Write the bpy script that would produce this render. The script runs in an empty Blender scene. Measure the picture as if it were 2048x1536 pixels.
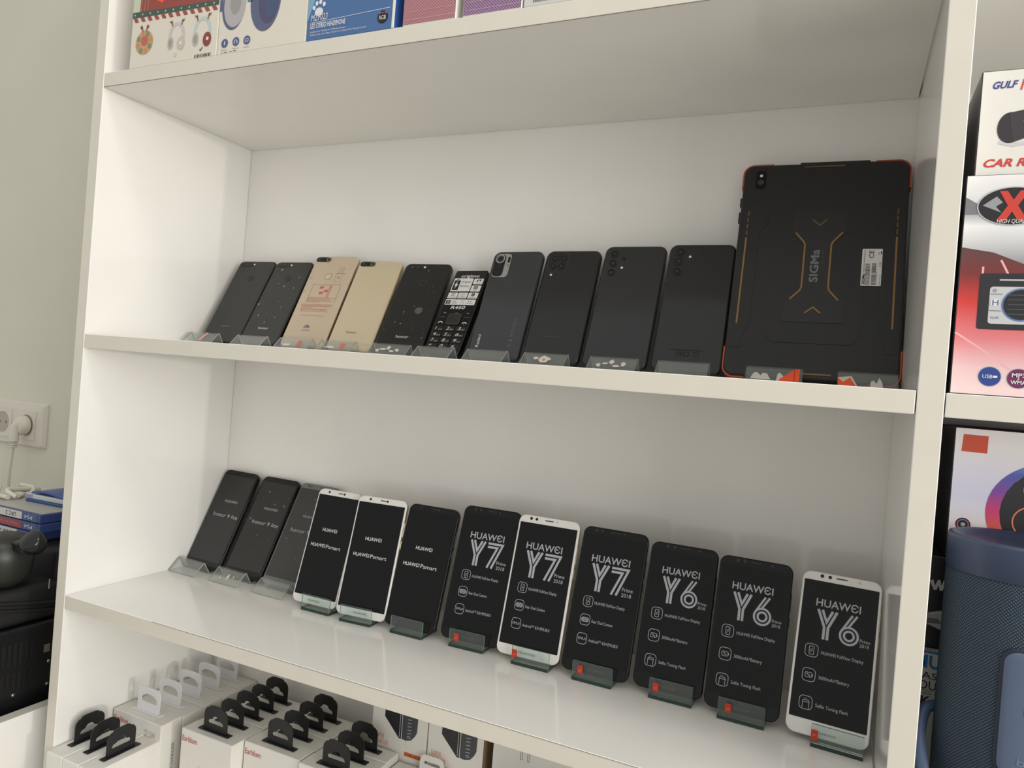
import bpy, bmesh, math, random
from mathutils import Matrix, Vector

random.seed(7)
S = bpy.context.scene
COL = S.collection
PI = math.pi
R = math.radians

# ------------------------------------------------------------------ camera
cam_d = bpy.data.cameras.new('camera')
cam_d.sensor_width = 36.0
cam_d.lens = 1449.78 * 36.0 / 2048.0
cam_d.clip_start = 0.02
cam = bpy.data.objects.new('camera', cam_d)
COL.objects.link(cam)
c_right = Vector((0.906276, 0.41533, 0.07852))
c_down = Vector((0.07381, 0.027411, -0.996896))
c_fwd = Vector((-0.416193, 0.909258, -0.005814))
m = Matrix.Identity(4)
for i in range(3):
    m[i][0] = c_right[i]; m[i][1] = -c_down[i]; m[i][2] = -c_fwd[i]
m.translation = Vector((0.8922, -0.6187, -0.0159))
cam.matrix_world = m
S.camera = cam

# ------------------------------------------------------------------ world, lights, exposure
world = bpy.data.worlds.new('room_light'); S.world = world
world.use_nodes = True
bg = world.node_tree.nodes['Background']
bg.inputs['Color'].default_value = (1.0, 0.985, 0.95, 1)
bg.inputs['Strength'].default_value = 0.61

def area_light(name, loc, target, sx, sy, power, color):
    d = bpy.data.lights.new(name, 'AREA'); d.shape = 'RECTANGLE'
    d.size = sx; d.size_y = sy; d.energy = power; d.color = color
    o = bpy.data.objects.new(name, d); COL.objects.link(o)
    o.location = loc
    o.rotation_euler = (Vector(target) - Vector(loc)).to_track_quat('-Z', 'Y').to_euler()
    return o
# daylight entering through the shop window in the right hand wall
area_light('window_daylight', (2.74, -1.15, 0.30), (0.0, -1.15, 0.30), 1.7, 1.6, 42.0, (1.0, 0.98, 0.95))
# unseen overhead fill, added to brighten the shelf tops
area_light('overhead_fill', (1.1, -0.62, 1.66), (1.1, -0.62, 0.0), 1.2, 0.4, 9.0, (1.0, 0.975, 0.93))
# low sun raking through the same window
sd = bpy.data.lights.new('low_sun', 'SUN'); sd.energy = 0.33; sd.angle = R(0.7); sd.color = (1.0, 0.965, 0.9)
so = bpy.data.objects.new('low_sun', sd); COL.objects.link(so)
so.rotation_euler = Vector((-0.976, 0.215, -0.012)).to_track_quat('-Z', 'Y').to_euler()
so.location = (2.5, -0.5, 0.5)

S.view_settings.view_transform = 'Standard'
S.view_settings.look = 'None'
S.view_settings.exposure = 0.08
S.view_settings.gamma = 1.0
S.view_settings.use_curve_mapping = False
S.cycles.max_bounces = 10
S.cycles.transparent_max_bounces = 24

# ------------------------------------------------------------------ materials
def lin(c):
    out = []
    for v in c[:3]:
        v = v / 255.0
        out.append(v / 12.92 if v <= 0.04045 else ((v + 0.055) / 1.055) ** 2.4)
    return (*out, 1.0)
MATS = {}
def mat(name, rgb, rough=0.5, metal=0.0, spec=0.5, coat=0.0, emit=None):
    if name in MATS: return MATS[name]
    m = bpy.data.materials.new(name); m.use_nodes = True
    b = m.node_tree.nodes['Principled BSDF']
    b.inputs['Base Color'].default_value = lin(rgb)
    b.inputs['Roughness'].default_value = rough
    b.inputs['Metallic'].default_value = metal
    b.inputs['Specular IOR Level'].default_value = spec
    b.inputs['Coat Weight'].default_value = coat
    b.inputs['Coat Roughness'].default_value = 0.04
    MATS[name] = m
    return m
def noisy(name, rgb, rough, scale, amount, bump=0.0, spec=0.5, rgb2=None):
    """base colour mottled a little by procedural noise"""
    m = mat(name, rgb, rough, spec=spec)
    nt = m.node_tree; b = nt.nodes['Principled BSDF']
    tc = nt.nodes.new('ShaderNodeTexCoord'); n = nt.nodes.new('ShaderNodeTexNoise')
    n.inputs['Scale'].default_value = scale; n.inputs['Detail'].default_value = 5
    nt.links.new(tc.outputs['Object'], n.inputs['Vector'])
    mx = nt.nodes.new('ShaderNodeMix'); mx.data_type = 'RGBA'
    mx.inputs['A'].default_value = lin(rgb)
    mx.inputs['B'].default_value = lin(rgb2) if rgb2 else lin([v * (1 - amount) for v in rgb])
    nt.links.new(n.outputs['Fac'], mx.inputs['Factor'])
    nt.links.new(mx.outputs['Result'], b.inputs['Base Color'])
    if bump:
        bp = nt.nodes.new('ShaderNodeBump'); bp.inputs['Strength'].default_value = bump
        bp.inputs['Distance'].default_value = 0.001
        nt.links.new(n.outputs['Fac'], bp.inputs['Height'])
        nt.links.new(bp.outputs['Normal'], b.inputs['Normal'])
    return m
def clear(name, tint, gloss=1.0, rough=0.03, haze=0.0):
    """clear plastic: what is behind shows through, the surface mirrors by Fresnel"""
    m = bpy.data.materials.new(name); m.use_nodes = True
    nt = m.node_tree; nt.nodes.clear()
    out = nt.nodes.new('ShaderNodeOutputMaterial')
    tr = nt.nodes.new('ShaderNodeBsdfTransparent'); tr.inputs['Color'].default_value = (*tint, 1)
    gl = nt.nodes.new('ShaderNodeBsdfGlossy'); gl.inputs['Roughness'].default_value = rough
    fr = nt.nodes.new('ShaderNodeFresnel')
    ge = nt.nodes.new('ShaderNodeNewGeometry'); io = nt.nodes.new('ShaderNodeMapRange')   # same Fresnel on both faces of the thin sheet
    io.inputs['To Min'].default_value = 1.49; io.inputs['To Max'].default_value = 1 / 1.49
    nt.links.new(ge.outputs['Backfacing'], io.inputs['Value']); nt.links.new(io.outputs[0], fr.inputs['IOR'])
    mx = nt.nodes.new('ShaderNodeMixShader')
    nt.links.new(fr.outputs['Fac'], mx.inputs['Fac'])
    if haze > 0:
        df = nt.nodes.new('ShaderNodeBsdfDiffuse'); df.inputs['Color'].default_value = (0.85, 0.87, 0.85, 1)
        m2 = nt.nodes.new('ShaderNodeMixShader'); m2.inputs['Fac'].default_value = haze
        nt.links.new(tr.outputs[0], m2.inputs[1]); nt.links.new(df.outputs[0], m2.inputs[2])
        nt.links.new(m2.outputs[0], mx.inputs[1])
    else:
        nt.links.new(tr.outputs[0], mx.inputs[1])
    nt.links.new(gl.outputs[0], mx.inputs[2])
    nt.links.new(mx.outputs[0], out.inputs['Surface'])
    MATS[name] = m
    return m

LAM = noisy('white_laminate', (244, 242, 237), 0.11, 9.0, 0.035, spec=0.5)
LAM_EDGE = noisy('white_edge_band', (223, 218, 205), 0.38, 30.0, 0.04)
SEAM = mat('seam_brown', (126, 114, 102), 0.8)  # brownish tone of the edge band joints
WALL = noisy('wall_paint', (222, 219, 202), 0.75, 6.0, 0.05, bump=0.15)
FLOOR = noisy('floor_tile', (188, 182, 172), 0.4, 5.0, 0.08)
BLK_GLOSS = mat('black_glass', (9, 9, 10), 0.06, spec=0.32)
BLK_BODY = mat('black_body', (22, 22, 24), 0.28)
BLK_SAT = mat('black_satin', (30, 31, 33), 0.3)
SCREEN = mat('screen_glass', (7, 7, 8), 0.05, spec=0.28)
SCREEN_F = mat('screen_film_sheen', (22, 22, 23), 0.16)  # film roughness; reflected room light is put into the greyer colour
SCREEN_G = mat('screen_glass_grey', (50, 50, 51), 0.14)
WHT_BODY = mat('white_phone_glass', (236, 234, 229), 0.12)
GOLD_EDGE = mat('gold_rim', (196, 184, 160), 0.3, metal=0.7)
SILVER = mat('silver_trim', (185, 186, 186), 0.25, metal=0.85)
INK_W = mat('white_print', (222, 224, 226), 0.5)
INK_LG = mat('light_grey_print', (178, 182, 187), 0.5)
INK_G = mat('grey_print', (120, 122, 124), 0.5)
INK_DG = mat('dark_grey_print', (74, 75, 77), 0.5)
INK_K = mat('black_print', (26, 25, 26), 0.55)
RED = mat('red_sticker', (196, 54, 34), 0.5)
ORANGE = mat('orange_paper', (252, 92, 48), 0.6)
PAPER = noisy('torn_paper', (226, 220, 208), 0.8, 300.0, 0.1)
PAPER2 = mat('torn_paper_pink', (224, 168, 158), 0.8)
CLEAR = clear('clear_acrylic', (0.93, 0.945, 0.94), haze=0.06)
CLEAR_E = mat('acrylic_edge', (160, 166, 162), 0.25)
GLASSY = clear('thick_clear_acrylic', (0.90, 0.945, 0.93), haze=0.03)
GLASS_E = mat('green_acrylic_edge', (120, 150, 138), 0.2)
GREEN_E = mat('dark_green_base_edge', (38, 58, 50), 0.2)

# ------------------------------------------------------------------ mesh helpers
def link(name, me, mats, parent=None, loc=(0, 0, 0), rot=(0, 0, 0), smooth=False):
    if not isinstance(mats, (list, tuple)): mats = [mats]
    if not me.materials:
        for k in mats: me.materials.append(k)
    o = bpy.data.objects.new(name, me); COL.objects.link(o)
    o.location = loc; o.rotation_euler = rot
    if parent: o.parent = parent
    if smooth:
        for f in me.polygons: f.use_smooth = True
    return o
def raw(name, v, f, mats, parent=None, loc=(0, 0, 0), rot=(0, 0, 0), smooth=False, mi=None):
    me = bpy.data.meshes.new(name); me.from_pydata(v, [], f)
    bm = bmesh.new(); bm.from_mesh(me); bmesh.ops.recalc_face_normals(bm, faces=bm.faces); bm.to_mesh(me); bm.free()
    o = link(name, me, mats, parent, loc, rot, smooth)
    if mi:
        for p, k in zip(me.polygons, mi): p.material_index = k
    return o
def thing(name, label, cat, loc=(0, 0, 0), rot=(0, 0, 0), group=None):
    o = bpy.data.objects.new(name, None); COL.objects.link(o)
    o.empty_display_size = 0.02
    o.location = loc; o.rotation_euler = rot
    return tag(o, label, cat, group)
def tag(o, label, cat, group=None):
    o['label'] = label; o['category'] = cat
    if group: o['group'] = group
    return o
def struct(o):
    o['kind'] = 'structure'; return o
def boxv(x0, x1, y0, y1, z0, z1):
    v = [(x0, y0, z0), (x1, y0, z0), (x1, y1, z0), (x0, y1, z0), (x0, y0, z1), (x1, y0, z1), (x1, y1, z1), (x0, y1, z1)]
    f = [(0, 3, 2, 1), (4, 5, 6, 7), (0, 1, 5, 4), (1, 2, 6, 5), (2, 3, 7, 6), (3, 0, 4, 7)]
    return v, f       # bottom, top, front, right, back, left
def box(name, x0, x1, y0, y1, z0, z1, mats, parent=None, bevel=0.0, mi=None, loc=(0, 0, 0), rot=(0, 0, 0), seg=2):
    me = bpy.data.meshes.new(name); v, f = boxv(x0, x1, y0, y1, z0, z1); me.from_pydata(v, [], f)
    if mi:
        for p, k in zip(me.polygons, mi): p.material_index = k
    if bevel > 0:
        bm = bmesh.new(); bm.from_mesh(me)
        bmesh.ops.bevel(bm, geom=list(bm.edges), offset=bevel, segments=seg, affect='EDGES', profile=0.5)
        bm.to_mesh(me); bm.free()
    return link(name, me, mats, parent, loc, rot)
def rrect(w, h, r, n=6, cx=0.0, cz=0.0):
    """rounded rectangle outline, centred on (cx, cz)"""
    r = min(r, w / 2 - 1e-5, h / 2 - 1e-5); p = []
    for (sx, sz, a0) in ((1, 1, 0), (-1, 1, 90), (-1, -1, 180), (1, -1, 270)):
        for k in range(n + 1):
            a = R(a0 + 90 * k / n)
            p.append((cx + sx * (w / 2 - r) + r * math.cos(a), cz + sz * (h / 2 - r) + r * math.sin(a)))
    return p
def loft(name, rings, mats, parent=None, smooth=True, mi=None, caps=True, loc=(0, 0, 0), rot=(0, 0, 0)):
    n = len(rings[0]); v = [q for r in rings for q in r]; f = []; k = []
    for i in range(len(rings) - 1):
        for j in range(n):
            a = i * n + j; b = i * n + (j + 1) % n
            f.append((a, b, b + n, a + n)); k.append(mi[i + 1] if mi else 0)
    if caps:
        f.append(tuple(range(n))[::-1]); k.append(mi[0] if mi else 0)
        f.append(tuple(range((len(rings) - 1) * n, len(rings) * n))); k.append(mi[-1] if mi else 0)
    me = bpy.data.meshes.new(name); me.from_pydata(v, [], f)
    bm = bmesh.new(); bm.from_mesh(me); bmesh.ops.recalc_face_normals(bm, faces=bm.faces); bm.to_mesh(me); bm.free()
    for p, q in zip(me.polygons, k): p.material_index = q
    o = link(name, me, mats, parent, loc, rot)
    if smooth:
        for p in me.polygons: p.use_smooth = len(p.vertices) == 4
    return o
def slab(name, w, h, th, r, bev, mats, parent, n=7, bev_back=None, mi=None, zc=None, y0=0.0):
    """a phone-like slab: front face at y0, standing on z = 0"""
    bb = bev if bev_back is None else bev_back
    zc = h / 2 if zc is None else zc
    rings = []
    def ring(ins, y): return [(x, y, z) for (x, z) in rrect(w - 2 * ins, h - 2 * ins, max(r - ins, 0.0008), n, 0, zc)]
    for t in (0.0, 0.3, 0.65, 1.0):
        a = t * PI / 2
        rings.append(ring(bev * (1 - math.sin(a)), y0 + bev * (1 - math.cos(a))))
    for t in (0.0, 0.35, 0.7, 1.0):
        a = t * PI / 2
        rings.append(ring(bb * (1 - math.cos(a)), y0 + th - bb * (1 - math.sin(a))))
    return loft(name, rings, mats, parent, True, mi)
def flat(name, loops, mats, parent=None, y=0.0, th=0.0002, loc=(0, 0, 0), rot=(0, 0, 0)):
    """filled outline (with holes) in the x-z plane, facing -y, from y-th to y"""
    cu = bpy.data.curves.new(name, 'CURVE'); cu.dimensions = '2D'; cu.fill_mode = 'BOTH'; cu.extrude = th / 2
    for lp in loops:
        s = cu.splines.new('POLY'); s.points.add(len(lp) - 1); s.use_cyclic_u = True
        for q, (x, z) in zip(s.points, lp): q.co = (x, z, 0, 1)
    t = bpy.data.objects.new(name, cu)
    me = bpy.data.meshes.new_from_object(t)
    bpy.data.objects.remove(t); bpy.data.curves.remove(cu)
    me.name = name
    me.transform(Matrix.Translation((0, y - th / 2, 0)) @ Matrix.Rotation(PI / 2, 4, 'X'))
    me.materials.clear()
    return link(name, me, mats, parent, loc, rot)
def strokes(name, lines, w, mats, parent, y=0.0, th=0.00012, closed=False):
    """flat ribbons of width w along polylines in the x-z plane"""
    v = []; f = []
    for ln in lines:
        cl = closed
        pts = [Vector(q) for q in ln]; n = len(pts); b = len(v)
        for i in range(n):
            if cl: d0 = (pts[i] - pts[i - 1]).normalized(); d1 = (pts[(i + 1) % n] - pts[i]).normalized()
            else:
                d0 = (pts[i] - pts[i - 1]).normalized() if i else None
                d1 = (pts[i + 1] - pts[i]).normalized() if i < n - 1 else None
                if d0 is None: d0 = d1
                if d1 is None: d1 = d0
            nm = Vector((-(d0.y + d1.y), d0.x + d1.x))
            nm = nm.normalized() if nm.length > 1e-6 else Vector((-d0.y, d0.x))
            c = max(0.45, nm.dot(Vector((-d0.y, d0.x))))
            o = nm * (w / 2 / c)
            v += [(pts[i].x + o.x, y - th, pts[i].y + o.y), (pts[i].x - o.x, y - th, pts[i].y - o.y)]
        for i in range(n if cl else n - 1):
            a = b + 2 * i; c = b + 2 * ((i + 1) % n)
            f.append((a, a + 1, c + 1, c))
    me = bpy.data.meshes.new(name); me.from_pydata(v, [], f)
    bm = bmesh.new(); bm.from_mesh(me)
    for fc in bm.faces:
        fc.normal_update()
        if fc.normal.y > 0: fc.normal_flip()
    bm.to_mesh(me); bm.free()
    return link(name, me, mats, parent)
def circ(cx, cz, rx, rz=None, n=28, a0=0, a1=360):
    rz = rx if rz is None else rz
    full = abs(a1 - a0) >= 360
    k = n if full else n + 1
    return [(cx + rx * math.cos(R(a0 + (a1 - a0) * i / n)), cz + rz * math.sin(R(a0 + (a1 - a0) * i / n))) for i in range(k)]
def disc(name, cx, cz, r, mats, parent, y=0.0, th=0.0003, rz=None, n=28):
    return flat(name, [circ(cx, cz, r, rz, n)], mats, parent, y, th)
def ring(name, cx, cz, r, w, mats, parent, y=0.0, th=0.0003, rz=None):
    rz = r if rz is None else rz
    return flat(name, [circ(cx, cz, r, rz), circ(cx, cz, r - w, rz - w)], mats, parent, y, th)
TXT = {}
def text_mesh(s, shear=0.0, bold=0.0):
    k = (s, shear, bold)
    if k in TXT: return TXT[k]
    cu = bpy.data.curves.new('lettering', 'FONT'); cu.body = s; cu.size = 1.0; cu.resolution_u = 3; cu.shear = shear
    cu.offset = bold
    t = bpy.data.objects.new('lettering', cu)
    me = bpy.data.meshes.new_from_object(t)
    bpy.data.objects.remove(t); bpy.data.curves.remove(cu)
    xs = [q.co.x for q in me.vertices]
    TXT[k] = (me, min(xs), max(xs))
    return TXT[k]
CAP = None
def text(s, x0, x1, zc, cap, parent, mats, y=0.0, th=0.00015, vert=False, shear=0.0, name='lettering', bold=0.0, rotz=None, flip=False):
    """s fitted between x0 and x1 with capitals of height cap centred on zc, lying on the plane y.
    vert: reads upward, x0/x1 are then z0/z1 and zc the x of its middle"""
    global CAP
    if CAP is None:
        hm = text_mesh('H')[0]; CAP = max(q.co.y for q in hm.vertices)
    me0, a, b = text_mesh(s, shear, bold)
    me = me0.copy(); me.name = name
    sx = (x1 - x0) / (b - a); sz = cap / CAP
    for q in me.vertices:
        lx = (q.co.x - a) * sx; lz = q.co.y * sz - cap / 2
        if flip: lx, lz = (x1 - x0) - lx, -lz
        if vert: q.co = (zc - lz, y - th, x0 + lx)
        else: q.co = (x0 + lx, y - th, zc + lz)
    me.materials.clear()
    if me.polygons:
        me.update()
        if sum(p.normal.y * p.area for p in me.polygons) > 0: me.flip_normals()
    return link(name, me, mats, parent)
def tube(name, pts, r, mats, parent=None, n=10, closed=False, smooth=True, radii=None):
    pts = [Vector(q) for q in pts]; rings = []
    up = Vector((0, 0, 1)); prev = None
    for i, q in enumerate(pts):
        if closed: d = pts[(i + 1) % len(pts)] - pts[i - 1]
        else: d = pts[min(i + 1, len(pts) - 1)] - pts[max(i - 1, 0)]
        d.normalize()
        if prev is None:
            s = d.cross(up)
            if s.length < 0.05: s = d.cross(Vector((1, 0, 0)))
        else: s = prev - d * prev.dot(d)
        s.normalize(); prev = s; t = d.cross(s)
        rr = radii[i] if radii else r
        rings.append([tuple(q + s * (rr * math.cos(2 * PI * k / n)) + t * (rr * math.sin(2 * PI * k / n))) for k in range(n)])
    if closed: rings.append(rings[0])
    return loft(name, rings, mats, parent, smooth, caps=not closed)
def smooth_path(ctrl, n=8, closed=False):
    P = [Vector(c) for c in ctrl]; out = []; k = len(P)
    rng = range(k) if closed else range(k - 1)
    for i in rng:
        p0 = P[(i - 1) % k] if closed else P[max(i - 1, 0)]
        p1 = P[i]; p2 = P[(i + 1) % k]
        p3 = P[(i + 2) % k] if closed else P[min(i + 2, k - 1)]
        for t in range(n):
            u = t / n
            out.append(0.5 * ((2 * p1) + (p2 - p0) * u + (2 * p0 - 5 * p1 + 4 * p2 - p3) * u * u + (3 * p1 - p0 - 3 * p2 + p3) * u ** 3))
    if not closed: out.append(P[-1])
    return out
def lathe(name, prof, mats, parent=None, n=40, mi=None, loc=(0, 0, 0), rot=(0, 0, 0), smooth=True):
    rings = [[(r * math.cos(2 * PI * k / n), r * math.sin(2 * PI * k / n), z) for k in range(n)] for (r, z) in prof]
    return loft(name, rings, mats, parent, smooth, mi, loc=loc, rot=rot)
def copy_tree(o, parent=None):
    c = o.copy(); COL.objects.link(c); c.parent = parent
    for ch in list(o.children): copy_tree(ch, c)
    return c
def profile(name, prof, th, width, mats, parent, edge_mi=1, x0=None):
    """bent sheet: centre line prof in (y, z), thickness th, extruded along x; cut edges take material 1"""
    P = [Vector(q) for q in prof]; L = []; Rr = []
    for i, q in enumerate(P):
        d0 = (P[i] - P[i - 1]).normalized() if i else (P[1] - P[0]).normalized()
        d1 = (P[i + 1] - P[i]).normalized() if i < len(P) - 1 else d0
        nm = Vector((-(d0.y + d1.y), d0.x + d1.x)).normalized()
        c = max(0.5, nm.dot(Vector((-d0.y, d0.x)))); o = nm * (th / 2 / c)
        L.append(q + o); Rr.append(q - o)
    x0 = -width / 2 if x0 is None else x0; x1 = x0 + width
    v = []; f = []; mi = []
    n = len(P)
    for x in (x0, x1):
        v += [(x, q.x, q.y) for q in L] + [(x, q.x, q.y) for q in Rr]
    o2 = 2 * n
    for i in range(n - 1):
        f.append((i, i + 1, o2 + i + 1, o2 + i)); mi.append(0)
        f.append((n + i, o2 + n + i, o2 + n + i + 1, n + i + 1)); mi.append(0)
        f.append((i, n + i, n + i + 1, i + 1)); mi.append(edge_mi)
        f.append((o2 + i, o2 + i + 1, o2 + n + i + 1, o2 + n + i)); mi.append(edge_mi)
    for e in (0, n - 1):
        f.append((e, o2 + e, o2 + n + e, n + e)); mi.append(edge_mi)
    return raw(name, v, f, mats, parent, mi=mi)

# ------------------------------------------------------------------ setting
W, D, T = 0.9415, 0.2575, 0.018
H1, H2 = 0.3183, 0.3384           # underside of the top shelf, drop of the lower shelf
TP = 0.0183
WALL_Y = 0.267
FL = -1.18
struct(box('wall_back', -2.2, 2.78, WALL_Y, WALL_Y + 0.1, FL, 1.75, WALL))
struct(box('floor', -2.2, 2.78, -3.2, WALL_Y, FL - 0.05, FL, FLOOR))
# right hand wall with the shop window opening (y -2.05..-0.22, z -0.6..1.2)
def wall_right():
    v = []; f = []
    for (y0, y1, z0, z1) in ((-3.2, -2.05, FL, 1.75), (-0.22, WALL_Y, FL, 1.75), (-2.05, -0.22, FL, -0.6), (-2.05, -0.22, 1.2, 1.75)):
        a, b = boxv(2.78, 2.88, y0, y1, z0, z1); k = len(v); v += a; f += [tuple(i + k for i in q) for q in b]
    struct(raw('wall_right', v, f, WALL))
    wf = []
    w = bpy.data.objects.new('window_1', None); COL.objects.link(w); w.location = (2.83, -1.135, 0.3); struct(w)
    fm = mat('window_frame_white', (230, 230, 228), 0.4)
    for nm, a in (('frame_rail', (-0.03, 0.03, -0.915, 0.915, -0.9, -0.85)), ('frame_rail', (-0.03, 0.03, -0.915, 0.915, 0.85, 0.9)),
                  ('frame_stile', (-0.03, 0.03, -0.915, -0.865, -0.85, 0.85)), ('frame_stile', (-0.03, 0.03, 0.865, 0.915, -0.85, 0.85))):
        box(nm, *a, fm, w)
wall_right()

# ------------------------------------------------------------------ shelving unit
unit = thing('shelving_unit', 'tall white laminate shelving unit holding phones and boxes in two bays', 'shelving unit', (0.45, 0, FL))
X2 = 1.92
def uloc(o):
    o.parent = unit; o.location = (-0.45, 0, -FL); return o
ZB, ZT = FL + 0.002, 0.70
def board(name, x0, x1, y0, y1, z0, z1):
    return uloc(box(name, x0, x1, y0, y1, z0, z1, [LAM, LAM_EDGE], None, 0.0006, mi=[0, 0, 1, 0, 0, 0], seg=1))
board('side_panel', -TP, -0.0003, 0, D, ZB, ZT)
board('divider_panel', W + 0.0003, W + TP, 0, D, ZB, ZT)
board('side_panel', X2, X2 + TP, 0, D, ZB, ZT)
uloc(box('back_panel', -TP, W + TP / 2 - 0.0002, D + 0.0004, D + 0.006, ZB, ZT, LAM))
uloc(box('back_panel', W + TP / 2 + 0.0002, X2 + TP, D + 0.0004, D + 0.006, ZB, ZT, LAM))
ZLOW = -0.6953
for (x0, x1, e) in ((0.0003, W - 0.0006, 0.0), (W + TP + 0.0009, X2 - 0.0006, -0.0004)):
    for z in (H1 + T, 0.0, -H2, ZLOW - .0003):
        board('shelf_board', x0, x1, 0.0002, D - 0.0003, z - T + e, z + e)
# thin dark joint along the top of the lower shelf's edge band
uloc(box('edge_joint', 0.16, W - 0.001, -0.00022, 0.0001, -H2 - 0.0008, -H2 - 0.00045, SEAM))
uloc(box('edge_joint', 0.001, W - 0.001, 0.0001, 0.0007, H1 - 0.0003, H1 + 0.0001, SEAM))

# ------------------------------------------------------------------ phone stands
def clear_stand(label, x, y, z, yaw, width, tilt, tall=0.085, group='folded clear phone stands', depth=0.0105):
    """folded clear sheet: front foot, ridge, trough, back rest, rear leg. Origin at the trough on the shelf"""
    t = thing('phone_stand', label, 'phone stand', (x, y, z), (0, 0, yaw), group)
    s, c = math.sin(tilt), math.cos(tilt)
    th = 0.0016
    yb = depth * c
    bot = (yb + 0.002, 0.0012)
    up = (bot[0] + tall * s, bot[1] + tall * c)
    pr = [(-0.0275, 0.0008), (-0.0115, 0.0165), (-0.0092, 0.0170), (0.0, 0.0012), bot, up]
    profile('folded_sheet', pr, th, width, [CLEAR, CLEAR_E], t)
    return t
def splat(n, rx, rz, cx, cz, seed, jag=0.45):
    rnd = random.Random(seed)
    return [(cx + rx * (1 - jag * rnd.random()) * math.cos(2 * PI * i / n), cz + rz * (1 - jag * rnd.random()) * math.sin(2 * PI * i / n)) for i in range(n)]
# the sloping front face of a clear stand runs from (-0.0275, 0) up to (-0.0115, 0.0165)
FACE_T = math.atan2(0.016, 0.0157)
def on_face(t, name, loops, m, off=0.0011):
    """flat scrap on the front face; x along the stand, second coordinate up the slope"""
    o = flat(name, loops, m, t, 0.0, 0.0002)
    o.location = (0, -0.0275 - off * math.cos(FACE_T), 0.0008 + off * math.sin(FACE_T))
    o.rotation_euler = (-FACE_T, 0, 0)
    return o
def glass_stand(label, x, y, z, yaw, tilt, width=0.0455):
    """thick clear base with dark green cut edge and an upright clear lip; origin under the phone's lower front edge"""
    t = thing('phone_stand', label, 'phone stand', (x, y, z), (0, 0, yaw), 'clear blocks holding the lower row phones')
    w = width / 2
    s, c = math.sin(tilt), math.cos(tilt)
    base = box('base', -w, w, -0.0085, 0.030, 0.0, 0.0042, [GLASSY, GREEN_E], t, 0.0003, mi=[0, 0, 1, 1, 1, 1], seg=1)
    box('lip', -w, w, -0.0079, -0.0052, 0.0043, 0.0212, [GLASSY, GLASS_E], t, 0.0004, mi=[0, 1, 0, 1, 0, 1], seg=1)
    yb = 0.0092 * c + 0.0012; zb = 0.0046
    pr = [(yb, zb), (yb + 0.08 * s, zb + 0.08 * c)]
    profile('back_rest', pr, 0.0024, width, [GLASSY, GLASS_E], t)
    return t

# ------------------------------------------------------------------ phones, screen side (lower shelf)
ZL = -H2
def phone_root(label, x, y, z, yaw, tilt, group):
    return thing('smartphone', label, 'smartphone', (x, y, z), (-R(tilt), 0, R(yaw)), group)
def icon_frame(p, cx, cz, s, ink):
    strokes('icon_frame', [rrect(s, s * 1.03, s * 0.3, 4, cx, cz)], s * 0.045, ink, p, -0.0004, closed=True)
def icon(p, kind, cx, cz, s, ink):
    icon_frame(p, cx, cz, s, ink); l = []; w = s * 0.042; cl = False
    if kind == 'display':
        l = [rrect(s * 0.36, s * 0.66, s * 0.05, 2, cx, cz)]; cl = True
        strokes('icon_mark', [[(cx + s * 0.1, cz + s * 0.2), (cx - s * 0.09, cz - 0.02 * s), (cx + s * 0.09, cz + s * 0.02), (cx - s * 0.1, cz - s * 0.2)]], w * 0.8, ink, p, -0.0004)
    elif kind == 'camera':
        l = [circ(cx - s * 0.17, cz, s * 0.15, n=16), circ(cx + s * 0.17, cz, s * 0.15, n=16), rrect(s * 0.76, s * 0.4, s * 0.18, 4, cx, cz)]; cl = True
        strokes('icon_mark', [circ(cx - s * 0.17, cz, s * 0.06, n=12), circ(cx + s * 0.17, cz, s * 0.06, n=12)], w, ink, p, -0.0004, closed=True)
    elif kind == 'emui':
        text('EMUI', cx - s * 0.38, cx + s * 0.38, cz, s * 0.24, p, ink, -0.0004); return
    elif kind == 'battery':
        l = [rrect(s * 0.52, s * 0.36, s * 0.06, 2, cx - 0.02 * s, cz)]; cl = True
        strokes('icon_mark', [[(cx - s * 0.16, cz + s * 0.09), (cx + s * 0.12, cz - s * 0.1)], [(cx + s * 0.29, cz + s * 0.08), (cx + s * 0.29, cz - s * 0.08)]], w * 1.5, ink, p, -0.0004)
    elif kind == 'flash':
        l = [[(cx - s * 0.24, cz - s * 0.42), (cx - s * 0.24, cz + s * 0.12), (cx - s * 0.14, cz + s * 0.2), (cx + s * 0.2, cz + s * 0.2), (cx + s * 0.26, cz + s * 0.12), (cx + s * 0.26, cz - s * 0.42)],
             [(cx - s * 0.24, cz + s * 0.05), (cx + s * 0.26, cz + s * 0.05)], [(cx - s * 0.12, cz + s * 0.33), (cx - s * 0.16, cz + s * 0.27)], [(cx, cz + s * 0.36), (cx, cz + s * 0.28)]]
    strokes('icon_mark', l, w, ink, p, -0.0004, closed=cl)
def glyph_Y(p, x0, x1, z0, z1, ink):
    w = x1 - x0; h = z1 - z0; cx = (x0 + x1) / 2; g = w * 0.088; k = z0 + h * 0.42; t = w * 0.125
    for q in (-1, 1):
        strokes('model_letter', [[(cx + q * w * .43, z1), (cx + q * g, k), (cx + q * g, z0)]], t, ink, p, -0.0004)
    strokes('model_letter', [[(cx - w * .235, z1), (cx, z1 - h * .40), (cx + w * .235, z1)]], t, ink, p, -0.0004)
def glyph_7(p, x0, x1, z0, z1, ink):
    w = x1 - x0; h = z1 - z0; t = w * 0.125
    strokes('model_letter', [[(x0, z1 - t / 2), (x1 - t * .6, z1 - t / 2), (x0 + w * .42, z0)],
                             [(x0, z1 - t * 2.1), (x1 - t * 3.1, z1 - t * 2.1), (x0 + w * .15, z0)]], t, ink, p, -0.0004)
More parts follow.
